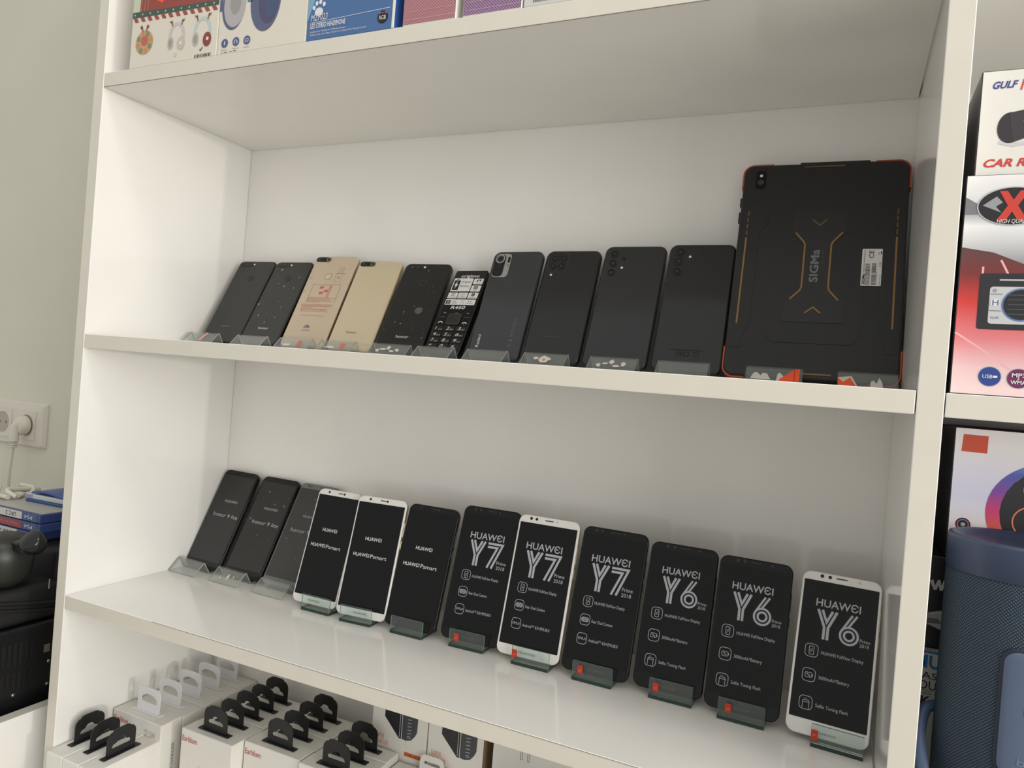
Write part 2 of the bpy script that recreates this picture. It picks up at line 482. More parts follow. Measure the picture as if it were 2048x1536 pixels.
def glyph_6(p, x0, x1, z0, z1, ink):
    w = x1 - x0; h = z1 - z0; t = w * 0.115; r = w / 2 - t / 2; cx = (x0 + x1) / 2; cz = z0 + w / 2 * 0.98
    strokes('model_letter', [circ(cx, cz, r, n=34)], t, ink, p, -0.0004, closed=True)
    strokes('model_letter', [[(cx + w * .10, z1), (cx + r * math.cos(R(152)), cz + r * math.sin(R(152)))]], t, ink, p, -0.00044)
    strokes('model_letter', [[(cx + w * .33, z1), (cx - r * .18, cz + r * .93)]], t, ink, p, -0.00048)
    strokes('model_letter', [circ(cx, cz, r - t * 1.75, n=28)], t, ink, p, -0.0004, closed=True)
E_CYR = 'HUAW\u0404I'
def front_phone(label, x, y, z, yaw, tilt, w, h, style, colour, group='phones on the lower shelf', chin=None, film=0, light=False):
    p = phone_root(label, x, y, z, yaw, tilt, group)
    th = 0.0078
    white = colour == 'white'; grey = colour == 'grey'
    if white: mats = [WHT_BODY, GOLD_EDGE]
    elif grey: mats = [mat('grey_phone_glass', (112, 113, 112), 0.2), mat('grey_rim', (128, 128, 126), 0.35, metal=0.5)]
    else: mats = [BLK_GLOSS, BLK_BODY]
    slab('body', w, h, th, 0.0088, 0.0012, mats, p, 8, 0.0028, mi=[0, 0, 0, 0, 1, 1, 1, 1, 1])
    if style == 'honor': sw, s0, s1 = .935, .075, .945
    elif style == 'psmart': sw, s0, s1 = .935, .066, .946
    elif style == 'y7': sw, s0, s1 = .935, .072, .943
    else: sw, s0, s1 = .935, .092, .943
    sc = SCREEN_G if grey else (SCREEN_F if light else SCREEN)
    flat('screen', [rrect(w * sw, h * (s1 - s0), 0.0009 if not style == 'y6x' else .003, 3, 0, h * (s0 + s1) / 2)], sc, p, -0.0001, 0.0002)
    det = INK_K if white else mat('dark_lens', (34, 35, 38), 0.1)
    if style == 'honor':
        dots = ((-.28, .972, .0014), (-.22, .972, .0012)); sp = (.02, .1, .974)
    elif style == 'psmart':
        dots = ((-.25, .974, .0016), (.1, .974, .0015)); sp = (-.04, .07, .974)
    elif style == 'y7':
        dots = ((-.30, .975, .0018), (-.21, .975, .0017)); sp = (-.07, .07, .975)
    else:
        dots = ((-.25, .976, .0018), (-.15, .976, .0017)); sp = (-.07, .07, .976)
    for (u, v, r) in dots: disc('front_camera', u * w, v * h, r, det, p, -0.0001, 0.0002, n=14)
    flat('earpiece', [rrect((sp[1] - sp[0]) * w, 0.0011, 0.0005, 3, (sp[0] + sp[1]) / 2 * w, sp[2] * h)], det, p, -0.0001, 0.0002)
    if style in ('y7', 'y6'):
        disc('front_flash', (.13 if style == 'y7' else .22) * w, .975 * h, 0.0013, mat('flash_cream', (206, 200, 186), 0.4) if white else det, p, -0.0001, 0.0002, n=12)
    ink = INK_LG if light or film else INK_W
    if style == 'honor':
        text(E_CYR, -.13 * w, .24 * w, .677 * h, .026 * h, p, ink, -0.0004)
        text('honor 9 lite', -.30 * w, .42 * w, .532 * h, .036 * h, p, ink, -0.0004)
    elif style == 'psmart':
        text(E_CYR, -.19 * w, .14 * w, .642 * h, .028 * h, p, INK_W, -0.0004, bold=.01)
        text(E_CYR, -.372 * w, -.045 * w, .502 * h, .028 * h, p, INK_W, -0.0004, bold=.01)
        text('Psmart', -.02 * w, .305 * w, .502 * h, .031 * h, p, INK_W, -0.0004)
    else:
        if style == 'y7':
            text(E_CYR, -.30 * w, .285 * w, .779 * h, .047 * h, p, INK_LG, -0.0004, bold=.012)
            glyph_Y(p, -.285 * w, .0 * w, .552 * h, .742 * h, INK_LG); glyph_7(p, .03 * w, .30 * w, .552 * h, .742 * h, INK_LG)
            text('Prime', .225 * w, .385 * w, .600 * h, .025 * h, p, INK_LG, -0.0004); text('2018', .225 * w, .37 * w, .563 * h, .025 * h, p, INK_LG, -0.0004)
            rows = (('display', 'HUAWEI FullView Display', .475, .31), ('camera', 'Rear Dual Camera', .350, .17), ('emui', 'Android\u2122 8.0+EMUI8.0', .222, .29))
            iu, tu, s = -.247, -.145, .145 * w
        else:
            text(E_CYR, -.287 * w, .268 * w, .807 * h, .046 * h, p, INK_LG, -0.0004, bold=.012)
            glyph_Y(p, -.27 * w, .005 * w, .582 * h, .764 * h, INK_LG); glyph_6(p, .03 * w, .275 * w, .578 * h, .764 * h, INK_LG)
            text('Prime', .288 * w, .412 * w, .622 * h, .02 * h, p, INK_LG, -0.0004); text('2018', .288 * w, .40 * w, .594 * h, .02 * h, p, INK_LG, -0.0004)
            rows = (('display', 'HUAWEI FullView Display', .502, .355), ('battery', '3000mAh*Battery', .352, .215), ('flash', 'Selfie Toning Flash', .186, .23))
            iu, tu, s = -.28, -.16, .16 * w
        for k, t, v, u1 in rows:
            icon(p, k, iu * w, v * h, s, INK_LG)
            text(t, tu * w, u1 * w, (v - .002) * h, .020 * h, p, INK_LG, -0.0004)
    if chin:
        text(chin, -.13 * w, .13 * w, .034 * h, .017 * h, p, INK_G if white else INK_DG, -0.0004)
    if film:
        rnd = random.Random(film)
        bub = mat('film_bubble', (96, 96, 94), 0.3)
        for k in range(11):
            disc('film_bubble', (rnd.random() - .5) * .8 * w, (.25 + .65 * rnd.random()) * h, .0006 + .0016 * rnd.random() ** 2, bub, p, -0.0002, 0.00015, n=12)
    # side keys on the right hand edge
    for (v0, v1) in ((.60, .665), (.70, .82)):
        box('side_key', w / 2 - .0002, w / 2 + .0005, th * .35, th * .6, v0 * h, v1 * h, mats[1], p, 0.0002, seg=1)
    return p

ZC = ZL + .006; ZG = ZL + .0064
low = [
 ('black phone reading honor 9 lite, standing against the left side panel', .038, .182, -3.9, 25.5, .0732, .1537, 'honor', 'black', None, 0, True),
 ('black phone reading honor 9 lite with pale bubbles under its screen film', .117, .182, -3.0, 26.4, .0733, .1538, 'honor', 'black', None, 5, True),
 ('grey phone reading honor 9, half hidden behind a white phone', .1935, .180, -2.0, 27.0, .0733, .1542, 'honor', 'grey', None, 9, True),
 ('white Psmart phone overlapping the grey phone on the lower shelf', .2785, .148, -.36, 15.9, .0727, .1519, 'psmart', 'white', 'HUAWEI', 0, False),
 ('white Psmart phone directly left of the black Psmart phone', .3554, .145, 4.3, 14.6, .0729, .1525, 'psmart', 'white', 'HUAWEI', 0, False),
 ('black phone with HUAWEI Psmart on its screen', .4264, .148, .2, 16.9, .0730, .1523, 'psmart', 'black', None, 0, False),
 ('black Y7 Prime phone between the black Psmart phone and the white Y7 phone', .508, .153, 2.2, 16.6, .0777, .1606, 'y7', 'black', 'honor', 0, False),
 ('white-framed phone with large Y7 on its screen', .5855, .148, .13, 15.4, .0776, .1611, 'y7', 'white', 'HUAWEI', 0, False),
 ('black Y7 Prime phone directly right of the white Y7 phone', .6655, .148, -.75, 17.5, .0772, .1602, 'y7', 'black', 'HUAWEI', 0, False),
 ('black Y6 Prime phone beside the black Y7 phone', .7451, .152, -.3, 16.6, .0737, .1545, 'y6', 'black', 'HUAWEI', 0, False),
 ('black Y6 Prime phone beside the white Y6 phone', .8210, .145, -1.76, 14.4, .0733, .1531, 'y6', 'black', 'honor', 0, False),
 ('white-framed phone with large Y6 on its screen at the right panel', .9001, .135, -4.6, 19.5, .0731, .1545, 'y6', 'white', 'honor', 0, False),
]
for i, a in enumerate(low):
    front_phone(a[0], a[1], a[2], ZC if i < 3 else ZG, a[3], a[4], a[5], a[6], a[7], a[8], chin=a[9], film=a[10], light=a[11])
ls = [('folded clear stand under the leftmost lower phone, by the side panel', .031, .182, -3.9, 25.5, 0),
      ('folded clear stand with white scuffs under the second lower phone', .1119, .182, -3.0, 26.4, 2),
      ('folded clear stand under the grey phone on the lower shelf', .1958, .180, -2.0, 27.0, 0)]
for lab, x, y, yw, tl, sp in ls:
    t = clear_stand(lab, x, y, ZL + .0001, R(yw), .0545, R(tl), group='folded clear stands on the lower shelf')
    if sp:
        on_face(t, 'paper_scrap', [splat(9, .0028, .006, .003, .011, 3)], PAPER)
        on_face(t, 'paper_scrap', [splat(7, .0014, .002, -.010, .008, 4)], PAPER)
        on_face(t, 'paper_scrap', [splat(7, .0014, .002, .013, .013, 8)], PAPER)
who = ['first white Psmart phone', 'second white Psmart phone', 'black Psmart phone', 'leftmost black Y7 phone', 'white Y7 phone', 'right-hand black Y7 phone', 'left black Y6 phone', 'right black Y6 phone', 'white Y6 phone']
gx = [.289, .354, .4285, .5090, .5935, .6667, .7512, .8230, .9107]
for i in range(9):
    a = low[i + 3]; red = i >= 3
    t = glass_stand('clear block stand%s in front of the %s' % (' with a red sticker' if red else '', who[i]), gx[i], a[2] + (a[3] and 0), ZL + .0001, R(a[3]), R(a[4]))
    if red:
        dx = {3: -.013, 4: -.019, 5: -.0135, 6: -.0155, 7: -.0125, 8: -.0195}[i]
        st = flat('red_sticker', [rrect(.0062, .0088 if i != 8 else .0098, .0006, 2, dx, .0128 if i != 8 else .0115)], RED, t, -0.0080, 0.0002)
        text('gift', dx - .002, dx + .002, .0122, .0022, st, mat('faded_sticker_print', (222, 138, 118), 0.6), -0.0083)

# ------------------------------------------------------------------ phones, back side (upper shelf)
ZU = .006
def lens(p, cx, cz, r, rim, glass, y=-0.0001, h=0.0008, inner=True):
    o = flat('camera_lens', [circ(cx, cz, r, n=24)], rim, p, y, h)
    disc('lens_glass', cx, cz, r * .74, glass, o, y - h, 0.0001, n=20)
    if inner: disc('lens_pupil', cx, cz, r * .3, LENS_IN, o, y - h - 0.0001, 0.0001, n=12)
    return o
LENS = mat('lens_black', (14, 15, 18), 0.06)
LENS_IN = mat('lens_slate', (52, 56, 66), 0.08)  # slate tone for lens glass and pupils
FLASH = mat('flash_white', (232, 230, 220), 0.4)
def back_phone(label, x, y, yaw, tilt, w, h, mats, r=.0085, bev=.0022, th=.008, group='phones on the upper shelf'):
    p = phone_root(label, x, y, ZU, yaw, tilt, group)
    slab('body', w, h, th, r, bev, mats, p, 8, .0016, mi=[0, 0, 0, 0, 1, 1, 1, 1, 1] if len(mats) > 1 else None)
    for (v0, v1) in ((.62, .69), (.73, .85)):
        box('side_key', w / 2 - .0002, w / 2 + .0005, th * .35, th * .6, v0 * h, v1 * h, mats[-1], p, 0.0002, seg=1)
    return p
CHAR = mat('charcoal_back', (40, 42, 41), 0.22)
CHAR2 = mat('charcoal_filmed', (42, 44, 43), 0.25)
NAVY = mat('dark_blue_grey_back', (55, 57, 60), 0.14)  # grey raised so the base colour carries the back's reflection
GOLD = noisy('champagne_back', (208, 190, 165), 0.28, 40, 0.03)
bub = mat('film_bubble_light', (112, 114, 110), 0.35)
# 1, 2: dark honor backs
for k, (lab, x, yw, tl, w, h) in enumerate((('dark honor phone showing its back, leftmost on the upper shelf', .0546, 1.76, 28.3, .0714, .1490),
                                            ('dark honor phone showing its back, speckled with bubbles, left of the gold phones', .1274, .15, 28.0, .0707, .1474))):
    p = back_phone(lab, x, .167, yw, tl, w, h, [CHAR if k == 0 else CHAR2, BLK_BODY])
    cp = flat('camera_bar', [rrect(.026, .0072, .0036, 5, -.28 * w, .955 * h)], mat('camera_bar_dark', (26, 28, 28), 0.15), p, -0.0001, 0.0005)
    disc('lens_glass', -.36 * w, .955 * h, .0024, LENS, cp, -0.0007, 0.0001); disc('lens_glass', -.22 * w, .955 * h, .0024, LENS, cp, -0.0007, 0.0001)
    disc('flash', -.07 * w, .954 * h, .0016, FLASH, p, -0.0001, 0.0002, n=14)
    disc('fingerprint_pad', .0, .782 * h, .0055, mat('fingerprint_dark', (30, 31, 31), 0.35), p, -0.0001, 0.0002)
    text('honor', -.13 * w, .13 * w, .185 * h, .028 * h, p, INK_G if k == 0 else INK_W, -0.0003)
    if k:
        for (u, v, r) in ((-.26, .895, .0022), (.01, .689, .002), (.28, .672, .0016), (-.44, .462, .002), (.19, .435, .0014), (-.18, .721, .0013), (.16, .315, .0013), (-.05, .252, .0015), (-.3, .33, .0018), (.3, .8, .0016), (.05, .5, .0009), (-.1, .36, .001), (.33, .55, .0009)):
            disc('film_bubble', u * w, v * h, r, bub, p, -0.0001, 0.0002, n=12)
    else:
        pass
# 3: champagne back with red printed film
x, w, h = .2074, .0752, .1550
p = back_phone('champagne gold phone with a red printed film on its back', x, .167, 1.68, 26.6, w, h, [GOLD, mat('champagne_rim', (190, 172, 148), 0.25, metal=0.6)])
cb = flat('camera_bar', [rrect(.0255, .0076, .0038, 6, -.295 * w, .957 * h)], mat('camera_bar_black', (18, 18, 20), 0.12), p, -0.0001, 0.0007)
disc('lens_glass', -.40 * w, .957 * h, .0024, LENS_IN, cb, -0.0009, 0.0001); disc('lens_glass', -.29 * w, .957 * h, .002, LENS, cb, -0.0009, 0.0001)
ring('lens_rim', -.175 * w, .957 * h, .0034, .0008, SILVER, cb, -0.0009, 0.0002)
ring('fingerprint_rim', -.03 * w, .764 * h, .0058, .0006, mat('fingerprint_rim_gold', (160, 146, 126), 0.3, metal=0.5), p, -0.0001, 0.0003)
disc('fingerprint_pad', -.03 * w, .764 * h, .0052, mat('fingerprint_gold', (214, 196, 170), 0.3), p, -0.0001, 0.0002)
PR = mat('film_red_print', (208, 146, 128), 0.6); PR2 = mat('film_red_block', (198, 108, 90), 0.6); PRG = mat('film_grey_print', (166, 138, 122), 0.6)
film = flat('printed_film', [rrect(.9 * w, .02 * h, .001, 2, 0, .106 * h)], mat('film_strip', (202, 184, 160), 0.3), p, -0.0001, 0.0001)
strokes('film_print', [[(-.29 * w, .47 * h), (-.29 * w, .673 * h), (.35 * w, .674 * h), (.35 * w, .47 * h)]], .0004, PRG, film, -0.0003)
for (u, v) in ((-.07, .641), (.06, .603), (-.04, .580)):
    flat('film_print', [[(u * w - .0034, v * h - .0022), (u * w + .0030, v * h - .0016), (u * w + .0034, v * h + .0024), (u * w - .0030, v * h + .0018)]], PR2, film, -0.0002, 0.0001)
flat('film_print', [[(.10 * w, .535 * h), (.155 * w, .535 * h), (.155 * w, .665 * h), (.10 * w, .655 * h)]], mat('film_pink', (206, 150, 132), 0.6), film, -0.0002, 0.0001)
ring('film_print', .13 * w, .655 * h, .0018, .0004, PRG, film, -0.0002, 0.0001)
lines = []
for (u0, u1, v) in ((-.29, .34, .527), (-.31, .26, .515), (-.30, .22, .503), (-.29, .30, .490), (-.28, .02, .479),
                    (-.38, .35, .452), (-.37, .33, .441), (-.36, .30, .430), (-.35, -.1, .420), (-.36, .27, .403), (-.35, .24, .393), (-.35, .30, .378), (-.3, .22, .332)):
    lines.append([(u0 * w, v * h), (u1 * w, v * h)])
strokes('film_print', lines, .00065, PR, film, -0.0003)
for (u, v, sx, sz) in ((.22, .842, .009, .0085), (.215, .755, .0115, .014)):
    strokes('film_print', [rrect(sx, sz, .0006, 2, u * w, v * h)], .0003, PRG, film, -0.0003, closed=True)
    flat('film_print', [rrect(sx * .35, sz * .25, .0004, 2, u * w, v * h)], PR, film, -0.0002, 0.0001)
strokes('film_print', [[(.12 * w, .80 * h), (.36 * w, .803 * h)], [(-.45 * w, .745 * h), (-.36 * w, .745 * h)], [(-.48 * w, .595 * h), (-.40 * w, .595 * h)]], .0006, PRG, film, -0.0003)
petal = []
for a in (20, 52, 78, 102, 128, 160):
    ca, sa = math.cos(R(a)), math.sin(R(a)); L = .0062
    pt = [(-.04 * w + ca * .0012, .198 * h + sa * .0012), (-.04 * w + ca * L * .7 - sa * .0011, .198 * h + sa * L * .7 + ca * .0011), (-.04 * w + ca * L, .198 * h + sa * L), (-.04 * w + ca * L * .7 + sa * .0011, .198 * h + sa * L * .7 - ca * .0011)]
    flat('emblem_petal', [pt], INK_G, p, -0.0001, 0.0002)
text('HUAWEI', -.12 * w, .06 * w, .176 * h, .012 * h, p, INK_G, -0.0003)
# 4: gold honor back with fine slanting ridges
x, w, h = .2866, .0708, .1476
GPAT = mat('gold_ridged_back', (212, 196, 166), 0.28, metal=0.05)
nt = GPAT.node_tree; b = nt.nodes['Principled BSDF']
tc = nt.nodes.new('ShaderNodeTexCoord'); wv = nt.nodes.new('ShaderNodeTexWave'); mp = nt.nodes.new('ShaderNodeMapping')
mp.inputs['Rotation'].default_value = (0, R(-58), 0); wv.inputs['Scale'].default_value = 95; wv.wave_type = 'BANDS'; wv.bands_direction = 'Z'
bp = nt.nodes.new('ShaderNodeBump'); bp.inputs['Strength'].default_value = 0.5; bp.inputs['Distance'].default_value = 0.0003
nt.links.new(tc.outputs['Object'], mp.inputs['Vector']); nt.links.new(mp.outputs[0], wv.inputs['Vector'])
nt.links.new(wv.outputs['Fac'], bp.inputs['Height']); nt.links.new(bp.outputs[0], b.inputs['Normal'])
p = back_phone('gold honor phone with a ridged back, right of the red printed one', x, .167, 2.12, 27.0, w, h, [mat('gold_plain_back', (212, 197, 168), 0.25, metal=0.05), mat('gold_plain_rim', (196, 176, 142), 0.25, metal=0.5)])
flat('ridged_panel', [rrect(.96 * w, .86 * h, .0012, 2, 0, .505 * h)], GPAT, p, -0.0001, 0.0002)
strokes('antenna_line', [[(-.48 * w, .946 * h), (.48 * w, .946 * h)], [(-.48 * w, .063 * h), (.48 * w, .063 * h)]], .0004, mat('antenna_cream', (226, 214, 190), 0.4), p, -0.0003)
cb = flat('camera_bar', [rrect(.0245, .0078, .0039, 6, -.28 * w, .957 * h)], MATS['camera_bar_black'], p, -0.0003, 0.0007)
disc('lens_glass', -.38 * w, .957 * h, .0024, LENS_IN, cb, -0.0011, 0.0001); disc('lens_glass', -.26 * w, .957 * h, .002, LENS, cb, -0.0011, 0.0001)
ring('lens_rim', -.165 * w, .957 * h, .0032, .0007, SILVER, cb, -0.0011, 0.0002)
text('honor', -.16 * w, .08 * w, .190 * h, .028 * h, p, mat('bronze_print', (150, 130, 98), 0.4), -0.0005)
# 5: black honor back
x, w, h = .3635, .0717, .1504
p = back_phone('black honor phone back with a faded round patch, left of the keypad phone', x, .167, 3.74, 30.3, w, h, [mat('black_filmed_back', (26, 27, 28), 0.16), BLK_BODY])
for u in (-.33, -.21): disc('camera_lens', u * w, .947 * h, .0026, LENS_IN, p, -0.0001, 0.0004)
disc('flash', -.07 * w, .953 * h, .0017, FLASH, p, -0.0001, 0.0002, n=14)
ring('fingerprint_rim', .02 * w, .770 * h, .0056, .0005, INK_DG, p, -0.0001, 0.0002)
flat('worn_patch', [splat(14, .0062, .0062, .15 * w, .462 * h, 12, .2)], mat('brownish_patch', (92, 82, 78), 0.5), p, -0.0001, 0.0002)
rnd = random.Random(31)
for k in range(16):
    disc('film_bubble', (rnd.random() - .5) * .85 * w, (.15 + .8 * rnd.random()) * h, .0004 + .0008 * rnd.random(), bub, p, -0.0001, 0.0002, n=10)
text('honor', -.11 * w, .145 * w, .176 * h, .028 * h, p, INK_W, -0.0003)

# 6: keypad phone
x, w, h = .4305, .0520, .1301
p = thing('keypad_phone', 'black keypad phone with white feature stickers on its screen', 'keypad phone', (x, .167, ZU + .0022), (-R(27.0), 0, R(-5.5)), 'phones on the upper shelf')
slab('body', w, h, .0125, .006, .0016, [BLK_GLOSS, mat('keypad_phone_rim', (60, 60, 62), 0.12, metal=0.6)], p, 7, .003, mi=[0, 0, 1, 1, 0, 1, 1, 1, 1])
scr = flat('screen', [rrect(.94 * w, .43 * h, .001, 2, 0, .775 * h)], mat('keypad_screen', (20, 20, 21), 0.1), p, -0.0001, 0.0002)
text('origimo', -.27 * w, .28 * w, .926 * h, .036 * h, p, INK_W, -0.0004, bold=.012)
LABEL = mat('white_label', (226, 224, 220), 0.5)
def sticker(u0, u1, v0, v1):
    return flat('feature_sticker', [rrect((u1 - u0) * w, (v1 - v0) * h, .0009, 3, (u0 + u1) / 2 * w, (v0 + v1) / 2 * h)], LABEL, p, -0.0004, 0.0002)
s = sticker(-.44, .135, .737, .896)
flat('sticker_print', [rrect(.0095, .0155, .0008, 2, -.32 * w, .812 * h), [(-.31 * w, .865 * h), (-.385 * w, .808 * h), (-.335 * w, .808 * h), (-.35 * w, .765 * h), (-.265 * w, .824 * h), (-.315 * w, .824 * h)]], INK_K, s, -0.0006, 0.0001)
flat('sticker_print', [rrect(.0038, .0011, .0003, 2, -.32 * w, .882 * h)], INK_K, s, -0.0006, 0.0001)
text('Original', -.19 * w, .09 * w, .853 * h, .020 * h, s, INK_DG, -0.0006, shear=.2); text('Battery', -.19 * w, .08 * w, .803 * h, .020 * h, s, INK_DG, -0.0006, shear=.2)
s = sticker(.165, .445, .824, .892)
disc('sticker_print', .27 * w, .864 * h, .0012, INK_K, s, -0.0006, .0001, n=12); disc('sticker_print', .35 * w, .868 * h, .0012, INK_K, s, -0.0006, .0001, n=12)
strokes('sticker_print', [[(.29 * w, .866 * h), (.29 * w, .883 * h), (.37 * w, .887 * h), (.37 * w, .87 * h)]], .0005, INK_K, s, -0.0006); text('Music', .25 * w, .37 * w, .838 * h, .012 * h, s, INK_DG, -0.0006)
s = sticker(.165, .445, .736, .808)
flat('sticker_print', [rrect(.0060, .0046, .0003, 2, .30 * w, .782 * h)], INK_DG, s, -0.0006, 0.0001); text('28', .26 * w, .34 * w, .779 * h, .014 * h, s, LABEL, -0.0008); text('Date', .25 * w, .36 * w, .750 * h, .010 * h, s, INK_DG, -0.0006)
s = sticker(-.445, -.165, .652, .722)
strokes('sticker_print', [circ(-.30 * w, .697 * h, .0021, n=18)], .0006, INK_K, s, -0.0006, closed=True)
strokes('sticker_print', [[(-.30 * w, .697 * h), (-.30 * w, .706 * h)], [(-.345 * w, .716 * h), (-.36 * w, .710 * h)], [(-.255 * w, .716 * h), (-.24 * w, .710 * h)]], .0006, INK_K, s, -0.0006); text('Alarm clock', -.42 * w, -.19 * w, .665 * h, .011 * h, s, INK_DG, -0.0006)
s = sticker(-.14, .13, .652, .722); strokes('sticker_print', [[(-.09 * w, .705 * h), (.08 * w, .705 * h)], [(-.09 * w, .695 * h), (.08 * w, .695 * h)]], .0007, INK_LG, s, -0.0006); text('Voice', -.06 * w, .05 * w, .680 * h, .012 * h, s, INK_DG, -0.0006); text('broadcasting', -.11 * w, .10 * w, .663 * h, .010 * h, s, INK_DG, -0.0006)
s = sticker(.16, .445, .652, .722); disc('sticker_print', .30 * w, .698 * h, .0026, INK_K, s, -0.0006, 0.0001); text('f', .285 * w, .325 * w, .697 * h, .026 * h, s, LABEL, -0.0008); text('Facebook', .21 * w, .39 * w, .663 * h, .010 * h, s, INK_DG, -0.0006)
s = sticker(-.455, .44, .575, .640)
flat('sticker_print', [rrect(.0072, .0056, .0005, 2, -.365 * w, .606 * h), circ(-.36 * w, .605 * h, .0018, n=16)], INK_K, s, -0.0006, .0001); disc('sticker_print', -.36 * w, .605 * h, .0011, INK_K, s, -0.0006, .0001, n=12)
text('Rear', -.22 * w, -.13 * w, .619 * h, .014 * h, s, INK_DG, -0.0006); text('Camera', -.25 * w, -.08 * w, .597 * h, .014 * h, s, INK_DG, -0.0006)
strokes('sticker_print', [rrect(.0052, .0064, .0012, 2, .06 * w, .607 * h)], .0003, INK_LG, s, -0.0006, closed=True); text('2.4', .03 * w, .1 * w, .606 * h, .012 * h, s, INK_DG, -0.0006)
text('2.4"', .22 * w, .34 * w, .616 * h, .016 * h, s, INK_K, -0.0006); text('screen', .19 * w, .38 * w, .595 * h, .010 * h, s, INK_DG, -0.0006)
text('R450', -.22 * w, .21 * w, .543 * h, .034 * h, p, INK_W, -0.0004, shear=.15, bold=.02)
nav = flat('navigation_key', [rrect(.38 * w, .118 * h, .003, 4, .01 * w, .405 * h)], BLK_SAT, p, -0.0001, 0.0007)
strokes('key_rim', [rrect(.38 * w, .118 * h, .003, 4, .01 * w, .405 * h)], .0010, mat('key_rim_brown', (92, 80, 80), 0.25, metal=0.5), nav, -0.0009, closed=True)
for (u, t) in ((-.33, 'FM'), (.02, '>>'), (.36, '#')): text(t, (u - .035) * w, (u + .035) * w, .478 * h, .012 * h, p, INK_LG, -0.0004)
for u in (-.37, .36): text('....', (u - .08) * w, (u + .08) * w, .438 * h, .02 * h, p, INK_LG, -0.0004)
def handset(u, v, c):
    strokes('key_print', [[(u * w - .0034, v * h - .0008), (u * w - .002, v * h + .0006), (u * w, v * h + .0010), (u * w + .002, v * h + .0006), (u * w + .0034, v * h - .0008)]], .0012, c, p, -0.0004)
handset(-.355, .366, INK_W); handset(.36, .364, INK_W)
strokes('key_print', [[(.36 * w, .357 * h), (.36 * w, .347 * h)]], .0008, INK_W, p, -0.0004)
keys = ['1', '2', '3', '4', '5', '6', '7', '8', '9', '*', '0', '#']; sub = ['oo', 'ABC', 'DEF', 'GHI', 'JKL', 'MNO', 'PQRS', 'TUV', 'WXYZ', '', '+', '']
for k in range(12):
    u = (-.37, -.035, .30)[k % 3]; v = (.295, .228, .160, .095)[k // 3]
    kk = flat('key', [rrect(.305 * w, .056 * h, .0012, 3, u * w + .0008, v * h)], mat('keypad_black', (15, 15, 16), 0.12), p, -0.0001, 0.0004)
    text(keys[k], (u - .065) * w, (u + (.02 if keys[k] != '1' else -.03)) * w, v * h + .0004, .034 * h, kk, INK_W, -0.0006, shear=.2)
    if sub[k]: text(sub[k], (u + .03) * w, (u + .15) * w, v * h - .0012, .014 * h, kk, INK_LG, -0.0006)

# 7: dark blue-grey back with a tall silver camera plate
x, w, h = .5008, .0711, .1526
p = back_phone('blue-grey phone back with silver framed camera island, reading Redmi', x, .167, -2.84, 20.8, w, h, [NAVY, mat('navy_rim', (34, 36, 40), 0.2)], r=.0095, bev=.003)
isl = flat('camera_island', [rrect(.325 * w, .222 * h, .005, 6, -.272 * w, .858 * h)], SILVER, p, -0.0001, 0.0007)
blk = flat('lens_plate', [rrect(.205 * w, .205 * h, .005, 6, -.325 * w, .858 * h)], LENS, isl, -0.0009, 0.0005)
ring('lens_rim', -.320 * w, .917 * h, .0064, .0016, SILVER, blk, -0.0014, 0.0006); disc('lens_glass', -.320 * w, .917 * h, .0046, LENS_IN, blk, -0.0014, 0.0003)
disc('lens_pupil', -.320 * w, .917 * h, .0026, LENS, blk, -0.0018, 0.0002)
for v in (.850, .797): disc('lens_glass', -.325 * w, v * h, .0034, mat('lens_dim', (28, 30, 34), 0.1), blk, -0.0014, 0.0002)
flat('flash', [rrect(.0032, .0085, .0016, 4, -.150 * w, .912 * h)], INK_K, isl, -0.0009, 0.0003)
disc('sensor_dot', -.150 * w, .862 * h, .0007, INK_K, isl, -0.0009, 0.0002, n=10)
text('Redmi', .105 * h, .215 * h, -.33 * w, .0044, p, INK_W, -0.0003, vert=True)
text('C E', .125 * h, .19 * h, .295 * w, .0036, p, INK_G, -0.0003, vert=True)
text('X', .205 * h, .23 * h, .295 * w, .0036, p, INK_G, -0.0003, vert=True)
for du in (.275, .31): text('MODEL 2101 MADE IN CHINA', .24 * h, .375 * h, du * w, .0012, p, INK_G, -0.0003, vert=True)
# 8..10: dark backs
def plain_back(lab, x, yw, tl, w, h, m, lenses, flash):
    p = back_phone(lab, x, .167, yw, tl, w, h, [m, BLK_BODY], r=.0095, bev=.0026)
    for (u, v, r) in lenses:
        o = ring('lens_rim', u * w, v * h, r, .0007, mat('lens_ring_dark', (58, 58, 60), 0.15, metal=0.4), p, -0.0001, 0.0009)
        disc('lens_glass', u * w, v * h, r - .0007, LENS, o, -0.0001, 0.0006); disc('lens_pupil', u * w, v * h, r * .32, LENS_IN, o, -0.0007, 0.0001, n=12)
    disc('flash', flash[0] * w, flash[1] * h, .0015, FLASH, p, -0.0001, 0.0003, n=14)
    return p
MB = mat('matte_black_back', (34, 35, 36), 0.2)
w, h = .0717, .1550
p = plain_back('black phone back with four lenses in a square, reading SAMSUNG', .5762, -.87, 21.8, w, h, MB, ((-.335, .923, .0042), (-.175, .926, .0042), (-.335, .853, .0042), (-.18, .853, .0042)), (-.33, .771))
strokes('camera_island', [rrect(.37 * w, .185 * h, .0065, 5, -.255 * w, .887 * h)], .0003, INK_DG, p, -0.0003, closed=True)
text('SAMSUNG', -.18 * w, .165 * w, .223 * h, .020 * h, p, INK_DG, -0.0003)
w, h = .0751, .1620
p = plain_back('dark grey phone back with five separate lens dots, left of the three-lens phone', .6538, -.2, 22.3, w, h, mat('dark_grey_back', (46, 47, 49), 0.16), ((-.33, .927, .0048), (-.33, .847, .0048), (-.33, .768, .0048), (-.17, .890, .0026)), (-.17, .809))
w, h = .0749, .1611
